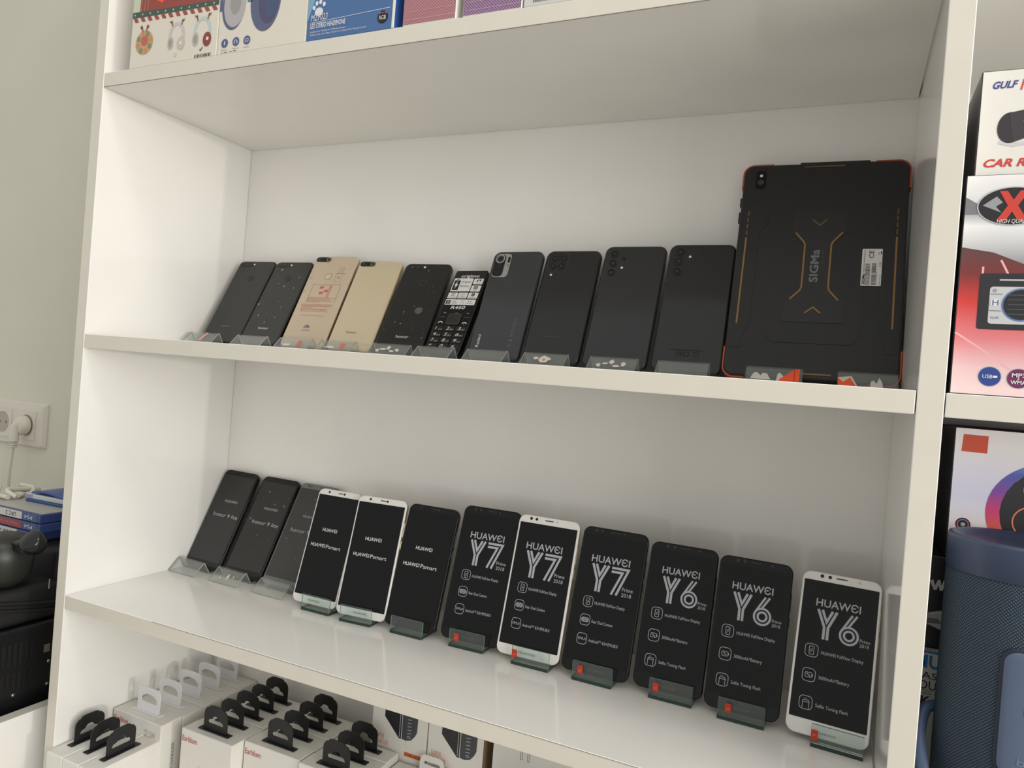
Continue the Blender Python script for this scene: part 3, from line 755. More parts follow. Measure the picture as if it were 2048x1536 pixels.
p = plain_back('black phone back with three stacked lenses, left of the big tablet', .7341, .75, 20.8, w, h, mat('black_gloss_back', (38, 39, 40), 0.12), ((-.33, .933, .005), (-.33, .855, .005), (-.33, .773, .005)), (-.17, .894))
strokes('regulatory_print', [[(-.25 * w, .167 * h), (.22 * w, .168 * h)]], .0007, INK_K, p, -0.0003)
text('CE', -.16 * w, -.07 * w, .139 * h, .028 * h, p, INK_K, -0.0003)
for u in (-.01, .13): flat('regulatory_print', [rrect(.0062, .0056, .0004, 2, u * w, .139 * h), rrect(.0042, .0034, .0004, 2, u * w, .139 * h)], INK_K, p, -0.0002, 0.0001)

# 11: rugged tablet
x, w, h = .8568, .1697, .2528
t = thing('rugged_tablet', 'large black rugged tablet with orange corners, standing on the upper shelf', 'tablet', (x, .172, ZU), (-R(15.5), 0, R(1.83)))
TB = noisy('tablet_rubber', (31, 31, 32), 0.42, 900, 0.12)
slab('body', w - .003, h - .003, .0125, .011, .0022, [TB], t, 8, .002, zc=h / 2)
OR = mat('orange_rubber', (184, 86, 50), 0.5)
def corner_guard(sx, sz, la, lb):
    """bumper wrapped round one corner"""
    r = .012; pts = []
    cx, cz = sx * (w / 2 - r), h / 2 + sz * (h / 2 - r)
    a = [(cx - sx * lb, cz + sz * r)] + [(cx + sx * r * math.sin(R(k * 15)), cz + sz * r * math.cos(R(k * 15))) for k in range(7)] + [(cx + sx * r, cz - sz * la)]
    q = .0026
    cxi, czi = cx, cz
    b = [(cx - sx * lb * .9, cz + sz * (r - q))] + [(cx + sx * (r - q) * math.sin(R(k * 15)), cz + sz * (r - q) * math.cos(R(k * 15))) for k in range(7)] + [(cx + sx * (r - q), cz - sz * la * .95)]
    v = []; f = []; n = len(a)
    for yv in (.0018, .0122):
        v += [(i, yv, k) for (i, k) in a] + [(i, yv, k) for (i, k) in b]
    for i in range(n - 1):
        f += [(i, i + 1, n + i + 1, n + i), (2 * n + i, 3 * n + i, 3 * n + i + 1, 2 * n + i + 1), (i, 2 * n + i, 2 * n + i + 1, i + 1), (n + i, n + i + 1, 3 * n + i + 1, 3 * n + i)]
    f += [(0, n, 3 * n, 2 * n), (n - 1, 2 * n + n - 1, 3 * n + n - 1, 2 * n - 1)]
    raw('corner_guard', v, f, OR, t)
corner_guard(-1, 1, .016, .020); corner_guard(1, 1, .022, .022); corner_guard(-1, -1, .022, .012); corner_guard(1, -1, .026, .018)
flat('port_cover', [rrect(.07, .0024, .001, 3, .01, h - .0006)], mat('rubber_black', (24, 24, 25), 0.5), t, .011, .009)
for (v0, v1) in ((.80, .84), (.72, .77)): box('side_key', -w / 2 - .0004, -w / 2 + .002, .004, .009, v0 * h, v1 * h, mat('rubber_black', (24, 24, 25), 0.5), t, .0005, seg=1)
GB = mat('bronze_line', (150, 112, 62), 0.45)
GBL = mat('bronze_line_dim', (112, 86, 60), 0.5)
flat('raised_panel', [[(-.27 * w, .60 * h), (-.27 * w, .20 * h), (-.25 * w, .175 * h), (-.22 * w, .160 * h), (.22 * w, .160 * h), (.25 * w, .175 * h), (.27 * w, .20 * h), (.27 * w, .60 * h), (.22 * w, .66 * h), (.22 * w, .80 * h), (-.22 * w, .80 * h), (-.22 * w, .66 * h)]], TB, t, .0001, .0007)
flat('inner_panel', [[(-.17 * w, .25 * h), (.17 * w, .25 * h), (.165 * w, .345 * h), (.09 * w, .40 * h), (.09 * w, .605 * h), (.155 * w, .655 * h), (.155 * w, .76 * h), (-.155 * w, .76 * h), (-.155 * w, .655 * h), (-.09 * w, .605 * h), (-.09 * w, .40 * h), (-.165 * w, .345 * h)]], noisy('tablet_panel', (37, 37, 38), 0.4, 900, 0.1), t, -.0006, .0006)
for sx in (-1, 1):
    flat('raised_panel', [[(sx * .31 * w, .76 * h), (sx * .36 * w, .80 * h), (sx * .465 * w, .80 * h), (sx * .465 * w, .13 * h), (sx * .40 * w, .13 * h), (sx * .40 * w, .18 * h), (sx * .36 * w, .23 * h), (sx * .36 * w, .66 * h), (sx * .31 * w, .70 * h)]], TB, t, .0001, .0006)
    strokes('accent_line', [[(sx * .438 * w, .235 * h), (sx * .436 * w, .636 * h)]], .0017, GB, t, -.0007)
    for k in range(4):
        strokes('accent_line', [[(sx * .436 * w, (.648 + .031 * k) * h), (sx * .436 * w, (.670 + .031 * k) * h)]], .0014, GBL, t, -.0007)
    strokes('accent_line', [[(sx * .138 * w, .350 * h), (sx * .083 * w, .392 * h), (sx * .076 * w, .408 * h), (sx * .076 * w, .598 * h), (sx * .083 * w, .612 * h), (sx * .136 * w, .656 * h)]], .0016, GB, t, -.0014)
strokes('accent_line', [[(-.042 * w, .716 * h), (0, .690 * h), (.042 * w, .717 * h)]], .0014, GBL, t, -.0014)
strokes('accent_line', [[(-.046 * w, .291 * h), (0, .317 * h), (.043 * w, .292 * h)]], .0015, GB, t, -.0014)
strokes('accent_line', [[(-.12 * w, .975 * h), (.12 * w, .975 * h)]], .0016, GBL, t, -.0004)
strokes('accent_line', [[(-.03 * w, .030 * h), (.13 * w, .030 * h)]], .0015, GB, t, -.0004)
text('SIGMa', .428 * h, .577 * h, -.012 * w, .0078, t, mat('tablet_logo_grey', (118, 122, 126), 0.5), -.0014, vert=True, bold=.025)
text('mobile', .512 * h, .577 * h, .028 * w, .0030, t, INK_DG, -.0014, vert=True)
cm = flat('camera_lens', [rrect(.011, .022, .003, 4, -.382 * w, .918 * h)], BLK_GLOSS, t, .0001, .0006)
disc('flash', -.382 * w, .938 * h, .0017, FLASH, cm, -.0006, .0002, n=14); disc('lens_glass', -.382 * w, .905 * h, .0034, LENS_IN, cm, -.0006, .0002)
lb = flat('paper_label', [rrect(.111 * w, .164 * h, .0009, 3, .309 * w, .500 * h)], LABEL, t, -.0006, .0003)
text('SIGMa', .424 * h, .470 * h, .267 * w, .0024, lb, INK_K, -.0010, vert=True, bold=.02); text('Model: Tab A1025 X-treme', .475 * h, .577 * h, .267 * w, .0013, lb, INK_DG, -.0010, vert=True)
text('CE', .540 * h, .574 * h, .305 * w, .0044, lb, INK_K, -.0010, vert=True)
rnd = random.Random(5)
for (u, z0, z1) in ((.287, .424, .517), (.322, .424, .520)):
    z = z0 * h; bars = []
    while z < z1 * h:
        bw = rnd.choice((.00025, .0005, .0008)); bars.append([((u - .012) * w, z), ((u + .012) * w, z)]); z += bw + .00055
    strokes('barcode', bars, .00042, INK_K, lb, -.0010)
text('IMEI 354612345671', .424 * h, .497 * h, .300 * w, .0008, lb, INK_DG, -.0010, vert=True); text('SN: A1025090025', .424 * h, .480 * h, .337 * w, .0008, lb, INK_DG, -.0010, vert=True)
text('Made in China', .424 * h, .466 * h, .357 * w, .0010, lb, INK_DG, -.0010, vert=True); text('01/24', .502 * h, .522 * h, .354 * w, .0015, lb, INK_DG, -.0010, vert=True)
text('X', .556 * h, .568 * h, .345 * w, .0018, lb, INK_G, -.0010, vert=True); flat('print_bar', [rrect(.0009, .0032, .0001, 1, .358 * w, .565 * h)], INK_K, lb, -.0010, .0001)

# stands of the upper row
us = [('first dark honor phone', .0379, 1.76, 28.3), ('bubbled dark honor phone', .1306, .15, 28.0), ('red printed champagne phone', .2101, 1.7, 26.6), ('ridged gold phone', .2809, 2.1, 27.0),
      ('black honor phone', .3646, 3.7, 30.3), ('keypad phone', .4311, -5.5, 27.0), ('Redmi phone', .5020, -2.8, 20.8), ('four-lens phone', .5777, -.9, 21.8),
      ('five-dot phone', .6589, -.2, 22.3), ('three-lens phone', .7351, .75, 20.8), ('left half of the tablet', .8257, 1.8, 15.5), ('right half of the tablet', .9111, 1.8, 15.5)]
extra = ['with a pink tape scrap ', '', 'with a red sticker scrap ', 'with red and white scraps ', 'with torn white scraps ', '', '', 'with a red-flecked torn scrap ', 'with torn white label remains ', '', 'with orange and white torn labels ', 'with a small orange torn label ']
for i, (n, x, yw, tl) in enumerate(us):
    y = .167 if i < 10 else .172
    wd = .054 if i < 11 else .0525
    t = clear_stand('folded clear stand %sunder the %s' % (extra[i], n), x, y, .0001, R(yw), wd, R(tl), tall=.08 if i < 10 else .09, group='folded clear stands on the upper shelf', depth=.0165 if i == 5 or i > 9 else .0105)
    if i == 0: on_face(t, 'tape_scrap', [[(.002, .006), (.0055, .005), (.010, .022), (.006, .0225)]], PAPER2)
    if i in (2, 3): on_face(t, 'sticker_scrap', [splat(9, .0042, .008, .012, .012, 40 + i, .35)], mat('faded_red_scrap', (208, 116, 106), 0.7)); on_face(t, 'paper_scrap', [splat(13, .012, .0035, -.006, .009, 60 + i, .7)], PAPER)
    if i in (4, 8): 
        for k in range(5): on_face(t, 'paper_scrap', [splat(9, .004 + .002 * (k % 2), .0022 + .002 * ((k + 1) % 2), -.014 + .0068 * k, .009 + .003 * ((k * 7) % 3), 80 + i * 9 + k, .6)], PAPER)
    if i == 7:
        on_face(t, 'paper_scrap', [splat(12, .009, .0075, .002, .0125, 91, .55)], PAPER); on_face(t, 'paper_scrap', [splat(9, .0045, .004, -.009, .0135, 92, .5)], PAPER)
        on_face(t, 'sticker_scrap', [splat(8, .0016, .0022, .002, .011, 93, .4)], mat('orange_red_fleck', (226, 110, 76), 0.7), .0014)
    if i == 10:
        on_face(t, 'paper_scrap', [[(-.0215, .004), (-.020, .010), (-.018, .0135), (-.0155, .0135), (-.012, .0095), (-.010, .0135), (-.006, .0125), (-.002, .004)]], PAPER)
        on_face(t, 'paper_scrap', [[(.003, .003), (.004, .013), (.006, .015), (.011, .008), (.011, .003)]], PAPER)
        on_face(t, 'orange_label', [[(.006, .005), (.0195, .021), (.0245, .0215), (.0245, .003), (.006, .003)]], ORANGE, .0014)
        on_face(t, 'label_cut', [[(.0195, .003), (.0199, .003), (.0199, .0205), (.0195, .0203)]], INK_K, .0016)
    if i == 11:
        on_face(t, 'paper_scrap', [[(-.026, .003), (-.026, .014), (-.014, .0165), (-.009, .003)]], PAPER)
        on_face(t, 'orange_label', [[(-.026, .003), (-.026, .013), (-.0215, .0075), (-.0155, .014), (-.0105, .003)]], ORANGE, .0014)
        on_face(t, 'paper_scrap', [[(.002, .003), (.0025, .010), (.005, .0125), (.0075, .008), (.010, .0165), (.0125, .010), (.013, .003)]], PAPER)

# ------------------------------------------------------------------ boxes
CARD = noisy('white_card', (232, 229, 222), 0.45, 60, 0.03)
CARD2 = noisy('cream_card', (226, 220, 206), 0.45, 60, 0.03)
def settle(root):
    for ch in root.children: ch.location = Vector(ch.location) - Vector(root.location)
    return root
def carton(name, label, cat, x0, x1, y0, y1, z0, z1, mats=None, group=None, bevel=.0008, mi=None):
    t = thing(name, label, cat, ((x0 + x1) / 2, (y0 + y1) / 2, z0), group=group)
    box('carton', x0, x1, y0, y1, z0, z1, mats or CARD, t, bevel, mi=mi, seg=1)
    return t
def mirror(half):
    return half + [(-x, z) for (x, z) in reversed(half)]
TAB_K = mat('black_hang_tab', (24, 25, 27), 0.45)
TAB_W = mat('white_hang_tab', (226, 226, 228), 0.35)
tabk_out = mirror([(.0205, 0), (.0205, .021), (.0195, .025), (.0165, .0285), (.0125, .030), (.0115, .0318), (.007, .0328)])
tabk_hole = mirror([(.0125, .0085), (.0138, .0105), (.0120, .0135), (.0068, .0150), (.0045, .0185), (.0015, .0195)])
tabw_out = mirror([(.0215, 0), (.0215, .024), (.0205, .0285), (.0165, .0320), (.008, .0328)])
tabw_hole = mirror([(.0140, .0120), (.0162, .0135), (.0150, .0185), (.0100, .0222), (.003, .0235)])
_tab = {}
def hang_tab(t, x, y, z, kind, rz=0.0):
    if kind not in _tab:
        o1 = flat('hang_tab', [tabk_out, tabk_hole] if kind == 'k' else [tabw_out, tabw_hole], TAB_K if kind == 'k' else TAB_W, None, .0008, .0016)
        o2 = box('tab_flange', -.027, .027, -.0048, .0048, .0, .0014, TAB_K if kind == 'k' else TAB_W, None, .0006, seg=1)
        _tab[kind] = (o1.data, o2.data)
        bpy.data.objects.remove(o1); bpy.data.objects.remove(o2)
    h = bpy.data.objects.new('hang_tab', _tab[kind][0]); f = bpy.data.objects.new('tab_flange', _tab[kind][1])
    for o in (h, f):
        COL.objects.link(o); o.parent = t; o.location = (x, y, z + (.0001 if o is f else .0012)); o.rotation_euler = (0, 0, rz)
REDP = mat('red_brand_print', (190, 70, 62), 0.6)
ord5 = ['front', 'second', 'third', 'fourth', 'rearmost']
# three slim boxes at the front left corner, tabs running front to back
for k in range(3):
    lab = 'slim white box with black hang tab, %s' % ('touching the left side panel', 'middle of the three at the front left corner', 'rightmost of the three at the front left corner')[k]
    x0 = .0028 + .0309 * k
    t = carton('accessory_box', lab, 'box', x0, x0 + .0304, -.011, .085, ZLOW, -.535 - .0006 * k, CARD, 'boxes with hang tabs on the bottom shelf', .0012)
    hang_tab(t, x0 + .013, .037, -.535 - .0006 * k, 'k', PI / 2)
    settle(t)
def tab_row(n, x0, x1, y0, dy, ztop, kind, what, first_print):
    for k in range(n):
        nm = (ord5[k] if k < n - 1 else 'rearmost') + ' of the row ' + what
        t = carton('accessory_box', 'white box, %s hang tab, %s' % ('black' if kind == 'k' else 'white', nm), 'box', x0, x1 + (.0006 if k % 2 else 0), y0 + dy * k, y0 + dy * (k + 1) - .0006, ZLOW, ztop - (.0009 if k % 2 else 0), CARD, 'boxes with hang tabs on the bottom shelf', .0008)
        hang_tab(t, (x0 + x1) / 2, y0 + dy * (k + .5), ztop - (.0009 if k % 2 else 0), kind)
        if k == 0: first_print(t)
        settle(t)
def print_w(t):
    text('Earldom', .0062, .0335, -.526, .0072, t, REDP, .0809)
    text('22.5W', .066, .087, -.532, .0085, t, mat('grey_outline_print', (176, 174, 170), 0.6), .0809)
    v = text('FAST CHARGER', -.60, -.545, 0, .004, t, INK_G, 0, vert=True); v.rotation_euler = (0, 0, PI / 2); v.location = (.0974, .102, 0)
tab_row(5, .0028, .0968, .0812, .0350, -.515, 'w', 'along the left side panel', print_w)
def cable_print(t, x0, y):
    text('Earldom', x0 + .0025, x0 + .029, -.527, .0072, t, REDP, y)
    strokes('cable_print', [smooth_path([(x0 + .035, -.560), (x0 + .05, -.566), (x0 + .06, -.58), (x0 + .058, -.60)], 6)], .005, mat('pale_cable_print', (206, 203, 198), 0.6), t, y)
    strokes('cable_print', [[(x0 + .044, -.566), (x0 + .054, -.576)]], .0012, INK_G, t, y - .0001)
    strokes('cable_print', [rrect(.036, .012, .004, 4, x0 + .021, -.585)], .0008, mat('pink_outline_print', (222, 186, 178), 0.6), t, y, closed=True)
tab_row(5, .1212, .2112, .0935, .0285, -.515, 'k', 'right of the white-tabbed row', lambda t: cable_print(t, .1212, .0931))
tab_row(4, .2132, .3045, .1130, .0300, -.515, 'k', 'in the middle', lambda t: cable_print(t, .2132, .1126))
tab_row(3, .3066, .3985, .1095, .0290, -.515, 'k', 'before the charger cartons', lambda t: cable_print(t, .3066, .1091))
# charger boxes behind
OP = mat('orange_brand_print', (222, 120, 66), 0.6); CHG = mat('charger_print_dark', (70, 73, 77), 0.35); CHG2 = mat('charger_print_side', (44, 45, 49), 0.35); PKP = mat('pale_red_print', (226, 150, 124), 0.6)
for k, (x0, x1, lab) in enumerate(((.3507, .4360, 'charger carton with dark adapter picture, left of its twin, touching tabbed boxes'), (.4378, .5174, 'charger carton with dark adapter picture and brown right side'))):
    t = carton('charger_box', lab, 'box', x0, x1, .2, .2555, ZLOW, -.405, [CARD, mat('brown_box_side', (150, 126, 100), 0.5)], 'charger cartons on the bottom shelf', mi=[0, 0, 0, 1 if k else 0, 0, 0])
    o = x0 - .3507
    flat('adapter_print', [[(.3711 + o, -.43), (.3708 + o, -.4746), (.394 + o, -.4975), (.3975 + o, -.498), (.3975 + o, -.43)]], CHG2, t, .1998, .0001)
    flat('adapter_print', [[(.3985 + o, -.43), (.3985 + o, -.4975), (.4053 + o, -.4982), (.4130 + o, -.4960), (.4185 + o, -.4895), (.4213 + o, -.4837), (.4222 + o, -.43)]], CHG, t, .1998, .0001)
    strokes('adapter_print', [[(.3950 + o, -.43), (.3950 + o, -.496)]], .0008, INK_LG, t, .1997)
    for j in range(5): strokes('adapter_print', [[(.4065 + o, -.470 - .0045 * j), (.4125 + o, -.4695 - .0045 * j)]], .0009, INK_LG, t, .1996)
    text('5', .4065 + o, .4125 + o, -.4925, .003, t, INK_LG, .1996)
    text('SUPER', .3570 + o, .3720 + o, -.5015, .0062, t, PKP, .1998); text('CHARGER', .3575 + o, .3790 + o, -.5095, .0062, t, PKP, .1998)
    strokes('small_print', [[(.358 + o, -.5155), (.384 + o, -.5150)], [(.358 + o, -.5185), (.390 + o, -.5180)]], .0009, INK_LG, t, .1998)
    ob = flat('orange_badge', [rrect(.0275, .0056, .001, 2, .4178 + o, -.5155)], OP, t, .1998, .0001); text('STAR-AC08', .4055 + o, .4300 + o, -.5155, .0034, ob, INK_K, .1996)
    settle(t)
t = carton('accessory_box', 'white blister-topped box with slotted hang card before the charger cartons', 'box', .4335, .4690, .165, .1945, ZLOW, -.527, CARD)
flat('hang_card', [[(.4335, -.5268), (.4690, -.5268), (.4690, -.512), (.4670, -.505), (.4625, -.5025), (.4400, -.5025), (.4355, -.505), (.4335, -.512)], rrect(.024, .0042, .002, 3, .4512, -.5125)], CARD, t, .1925, .0012)
settle(t)
t = carton('accessory_box', 'plain white box with rounded edge, low between tabbed boxes and hang card', 'box', .4005, .4310, .150, .1945, ZLOW, -.5235, CARD, bevel=.0015); settle(t)
t = carton('adapter_box', 'tall white box with two pin outlines, right of the charger cartons', 'box', .5305, .640, .2005, .2555, ZLOW, -.41, CARD)
for x in (.5690, .5785): strokes('pin_print', [rrect(.0026, .014, .0013, 3, x, -.469)], .0006, INK_G, t, .2004, closed=True)
settle(t)
t = carton('adapter_box', 'white box with dark top rim, in front of the pin outline box', 'box', .5303, .640, .150, .1995, ZLOW, -.5075, [CARD, INK_DG], mi=[0, 1, 0, 0, 0, 0])
flat('label_strip', [rrect(.07, .012, .001, 2, .575, -.522)], mat('pale_grey_print', (206, 204, 204), 0.6), t, .1499, .0001); settle(t)

# ------------------------------------------------------------------ boxes above, on the top shelf
ZT1 = H1 + T + .0002
def hp_print(t, cx, zb, sc, c1, c2, y):
    """printed headphones: band arc and two ear pads"""
    strokes('headphone_print', [[(cx + .0125 * sc * math.cos(R(a)), zb + .018 * sc + .0155 * sc * math.sin(R(a))) for a in range(-20, 201, 20)]], .004 * sc, c1, t, y)
    flat('headphone_print', [circ(cx - .0105 * sc, zb + .009 * sc, .0050 * sc, .0085 * sc, 18)], mat('pad_grey_print', (186, 180, 172), 0.6), t, y - .0002, .0001)
    flat('headphone_print', [circ(cx - .0105 * sc, zb + .009 * sc, .0028 * sc, .0052 * sc, 14)], mat('pad_grey_print2', (160, 154, 148), 0.6), t, y - .0004, .0001)
    flat('headphone_print', [circ(cx + .0090 * sc, zb + .007 * sc, .0068 * sc, .0088 * sc, 18)], c2, t, y - .0002, .0001)
    for q in (-1, 1):
        strokes('headphone_print', [[(cx + q * .008 * sc, zb + .031 * sc), (cx + q * .0105 * sc, zb + .0385 * sc)], [(cx + q * .0095 * sc, zb + .0355 * sc), (cx + q * .0135 * sc, zb + .0380 * sc)]], .0018 * sc, mat('antler_brown_print', (150, 108, 76), 0.6), t, y - .0003)
t = carton('headphone_box', 'white festive headphone box with red and green candy stripes', 'box', .0450, .1940, .0006, .115, ZT1, .55, CARD2, 'boxes on the top shelf')
y = .0004
DG = mat('garland_green_print', (66, 88, 76), 0.6); RD = mat('candy_red_print', (160, 76, 66), 0.6)
flat('festive_print', [[(.058, .4055), (.060, .45), (.193, .45), (.193, .402)]], mat('festive_red_print', (150, 72, 66), 0.6), t, y, .0001)
flat('festive_print', [[(.0456, .4068), (.0570, .4065), (.0575, .45), (.0456, .45)]], mat('festive_pale_green_print', (200, 206, 180), 0.6), t, y, .0001)
flat('festive_print', [[(.085, .418), (.098, .4125), (.104, .425), (.09, .43)]], ORANGE, t, y - .0001, .0001)
for k in range(3): strokes('festive_print', [[(.060 + .006 * k, .4065), (.066 + .005 * k, .45)]], .0005, mat('gold_thread_print', (206, 176, 130), 0.6), t, y - .0002)
flat('garland_print', [[(.0456, .3996), (.1934, .3966), (.1934, .4022), (.0456, .4066)]], DG, t, y - .0001, .0001)
for k in range(11): disc('garland_dot', .050 + .0135 * k, .4030 - .00035 * k, .0013, mat('garland_pale_print', (170, 188, 178), 0.6), t, y - .0002, .0001, n=8)
for k in range(12):
    xa = .0475 + .0122 * k; zt = .3992 - .00025 * k
    flat('candy_stripe', [[(xa, zt), (xa + .0062, zt), (xa + .0100, zt - .0056), (xa + .0038, zt - .0056)]], RD, t, y, .0001)
flat('ornament_print', [[(.0700 + (.0148 if i % 2 else .0160) * math.cos(2 * PI * i / 48), .3668 + (.0143 if i % 2 else .0155) * math.sin(2 * PI * i / 48)) for i in range(48)]], mat('wreath_tan_print', (196, 160, 120), 0.6), t, y, .0001)
for k in range(8): disc('ornament_print', .0700 + .0112 * math.cos(PI * k / 4 + .3), .3668 + .0112 * math.sin(PI * k / 4 + .3), .0036, mat('wreath_green_print', (128, 142, 104), 0.6) if k % 2 else mat('wreath_orange_print', (198, 140, 106), 0.6), t, y - .0001, .0001, n=10)
disc('ornament_print', .0705, .3690, .0062, mat('wreath_red_print', (190, 104, 88), 0.6), t, y - .0002, .0001, n=16)
for q in (-1, 1): strokes('ornament_print', [[(.0695 + q * .003, .380), (.0690 + q * .0055, .3885)], [(.0692 + q * .0045, .3845), (.0692 + q * .0075, .3870)]], .0022, mat('antler_brown_print', (150, 108, 76), 0.6), t, y - .0002)
hp_print(t, .1262, .3520, .92, mat('band_lilac_print', (206, 192, 200), 0.6), mat('pad_tan_print', (200, 190, 178), 0.6), y)
hp_print(t, .1690, .3510, .98, mat('band_blue_print', (190, 206, 208), 0.6), mat('pad_red_print', (140, 66, 60), 0.6), y)
for (a, b) in ((.1340, .3585), (.1785, .3585)): disc('paw_print', a, b, .0022, INK_W, t, y - .0004, .0001, n=10)
strokes('tick_print', [[(.1668, .3472), (.1682, .3452), (.1712, .3492)]], .0011, INK_K, t, y)
ring('tick_box', .1262, .3450, .0022, .0004, INK_LG, t, y, .0001)
rnd = random.Random(3); bars = []; xx = .1592
while xx < .1860:
    bars.append([(xx, .3372), (xx, .3412)]); xx += rnd.choice((.0009, .0013, .0019))
strokes('barcode', bars, .0006, INK_K, t, y); settle(t)

t = carton('headphone_box', 'white box with printed blue-grey earcups and three round icons', 'box', .1948, .3272, .0006, .115, ZT1, .55, CARD2, 'boxes on the top shelf')
NV = mat('slate_blue_print', (92, 98, 128), 0.5)
flat('earcup_print', [circ(.2168, .392, .0178, .0285, 32)], NV, t, y, .0001); flat('earcup_print', [circ(.2188, .393, .0168, .0265, 32)], mat('earpad_grey_print', (178, 174, 174), 0.5), t, y - .0001, .0001)
flat('earcup_print', [circ(.2200, .3955, .0085, .0145, 26)], mat('earpad_inner_print', (156, 152, 152), 0.5), t, y - .0002, .0001)
flat('earcup_print', [circ(.2655, .3925, .0225, .0365, 36)], NV, t, y, .0001); flat('earcup_print', [circ(.2705, .3900, .0150, .0260, 30)], mat('slate_dark_print', (80, 76, 108), 0.5), t, y - .0001, .0001)
flat('earcup_print', [circ(.2735, .3850, .0090, .0150, 24)], mat('slate_inner_print', (70, 84, 116), 0.5), t, y - .0002, .0001)
flat('teal_band', [[(.238, .393), (.2465, .392), (.247, .42), (.236, .42)]], mat('teal_print', (84, 140, 136), 0.5), t, y, .0001)
flat('blue_corner', [[(.1952, .388), (.1992, .387), (.1990, .43), (.1952, .43)]], NV, t, y, .0001)
IB = mat('icon_blue_print', (84, 96, 140), 0.5)
for k, (a, b) in enumerate(((.2068, .3491), (.2243, .3492), (.2412, .3489))):
    disc('round_icon', a, b, .0052, IB, t, y, .0001)
    if k == 0: strokes('round_icon_mark', [[(a, b - .0022), (a, b + .0022)]], .0014, INK_W, t, y - .0002)
    elif k == 1: strokes('round_icon_mark', [circ(a, b - .0004, .0021, n=12, a0=0, a1=180)], .0008, INK_W, t, y - .0002); strokes('round_icon_mark', [[(a - .0021, b - .0004), (a - .0021, b - .002)], [(a + .0021, b - .0004), (a + .0021, b - .002)]], .0014, INK_W, t, y - .0002)
    else: strokes('round_icon_mark', [rrect(.0046, .003, .0006, 2, a, b)], .0006, INK_W, t, y - .0002, closed=True)
    text(('Built-in mic', 'Stereo sound', 'Long battery')[k], a - .0045, a + .0045, b - .0078, .0012, t, INK_DG, y)
strokes('fine_print', [[(.2025, .3382), (.2045, .3382)], [(.2065, .3384), (.2120, .3384)], [(.2150, .3386), (.2190, .3386)], [(.2210, .3387), (.2260, .3387)]], .0006, INK_K, t, y)
settle(t)

t = carton('headphone_box', 'blue LED stereo headphone box with white paw print', 'box', .3278, .4428, .0006, .11, ZT1, .55, [mat('box_blue', (72, 108, 158), 0.35), CARD, mat('box_blue_side', (52, 96, 166), 0.35)], 'boxes on the top shelf', mi=[1, 1, 0, 2, 1, 1])
box('white_edge', .4400, .4432, .0001, .0010, ZT1, .55, CARD, t, .0003, seg=1)
flat('pale_corner', [[(.3284, .356), (.334, .372), (.345, .40), (.345, .45), (.3284, .45)]], mat('box_pale_blue', (120, 166, 192), 0.35), t, y, .0001)
flat('purple_glow_print', [circ(.378, .40, .028, .024, 28)], mat('box_violet_blue', (74, 82, 150), 0.4), t, y, .0001)
disc('paw_print', .3435, .3668, .0056, INK_W, t, y - .0001, .0001, rz=.0048)
for (a, b) in ((.3365, .3720), (.3400, .3765), (.3450, .3775), (.3500, .3745)): disc('paw_print', a, b, .0021, INK_W, t, y - .0001, .0001, n=12, rz=.0026)
text('MZF023', .3335, .3560, .3608, .0068, t, INK_W, y - .0003, shear=.15)
strokes('rule', [[(.3334, .3556), (.4375, .3586)]], .0005, INK_W, t, y - .0001)
text('LED STEREO HEADPHONE', .3330, .3805, .3520, .0052, t, INK_W, y - .0001, shear=.1, bold=.02)
text('Suitable Arm / Suitable For Different Groups', .3333, .3810, .3455, .0018, t, INK_W, y - .0001); text('Different Users Can Adjust The Arm To Achieve Their Desired Comfort', .3337, .4086, .3422, .0018, t, INK_W, y - .0001)
text('d', .4090, .4135, .375, .006, t, INK_W, y - .0001, shear=.3); text('e', .4190, .4240, .376, .006, t, INK_W, y - .0001, shear=.3)
bd = disc('round_badge', .4285, .3497, .0066, INK_K, t, y - .0001, .0001); text('RGB', .4243, .4327, .3492, .0042, bd, INK_W, y - .0003); strokes('badge_ears', [[(.4238, .3525), (.4243, .3548), (.4262, .3538), (.4308, .3538), (.4327, .3548), (.4332, .3525)]], .0005, mat('badge_pink_print', (196, 130, 176), 0.5), bd, y - .0003)
settle(t)
def lattice(name, c1, c2):
    m = mat(name, c1, 0.4); nt = m.node_tree; b = nt.nodes['Principled BSDF']
    tc = nt.nodes.new('ShaderNodeTexCoord'); mp = nt.nodes.new('ShaderNodeMapping'); mp.inputs['Rotation'].default_value = (0, R(45), 0)
    nt.links.new(tc.outputs['Object'], mp.inputs['Vector'])
    sp = nt.nodes.new('ShaderNodeSeparateXYZ'); nt.links.new(mp.outputs[0], sp.inputs[0])
    outs = []
    for ax in ('X', 'Z'):
        a = nt.nodes.new('ShaderNodeMath'); a.operation = 'MULTIPLY'; a.inputs[1].default_value = 480.0
        f = nt.nodes.new('ShaderNodeMath'); f.operation = 'FRACT'; g = nt.nodes.new('ShaderNodeMath'); g.operation = 'LESS_THAN'; g.inputs[1].default_value = 0.24
        nt.links.new(sp.outputs[ax], a.inputs[0]); nt.links.new(a.outputs[0], f.inputs[0]); nt.links.new(f.outputs[0], g.inputs[0]); outs.append(g)
    mx = nt.nodes.new('ShaderNodeMath'); mx.operation = 'MAXIMUM'; nt.links.new(outs[0].outputs[0], mx.inputs[0]); nt.links.new(outs[1].outputs[0], mx.inputs[1])
    cm = nt.nodes.new('ShaderNodeMix'); cm.data_type = 'RGBA'; cm.inputs['A'].default_value = lin(c1); cm.inputs['B'].default_value = lin(c2)
    nt.links.new(mx.outputs[0], cm.inputs['Factor']); nt.links.new(cm.outputs['Result'], b.inputs['Base Color'])
    return m
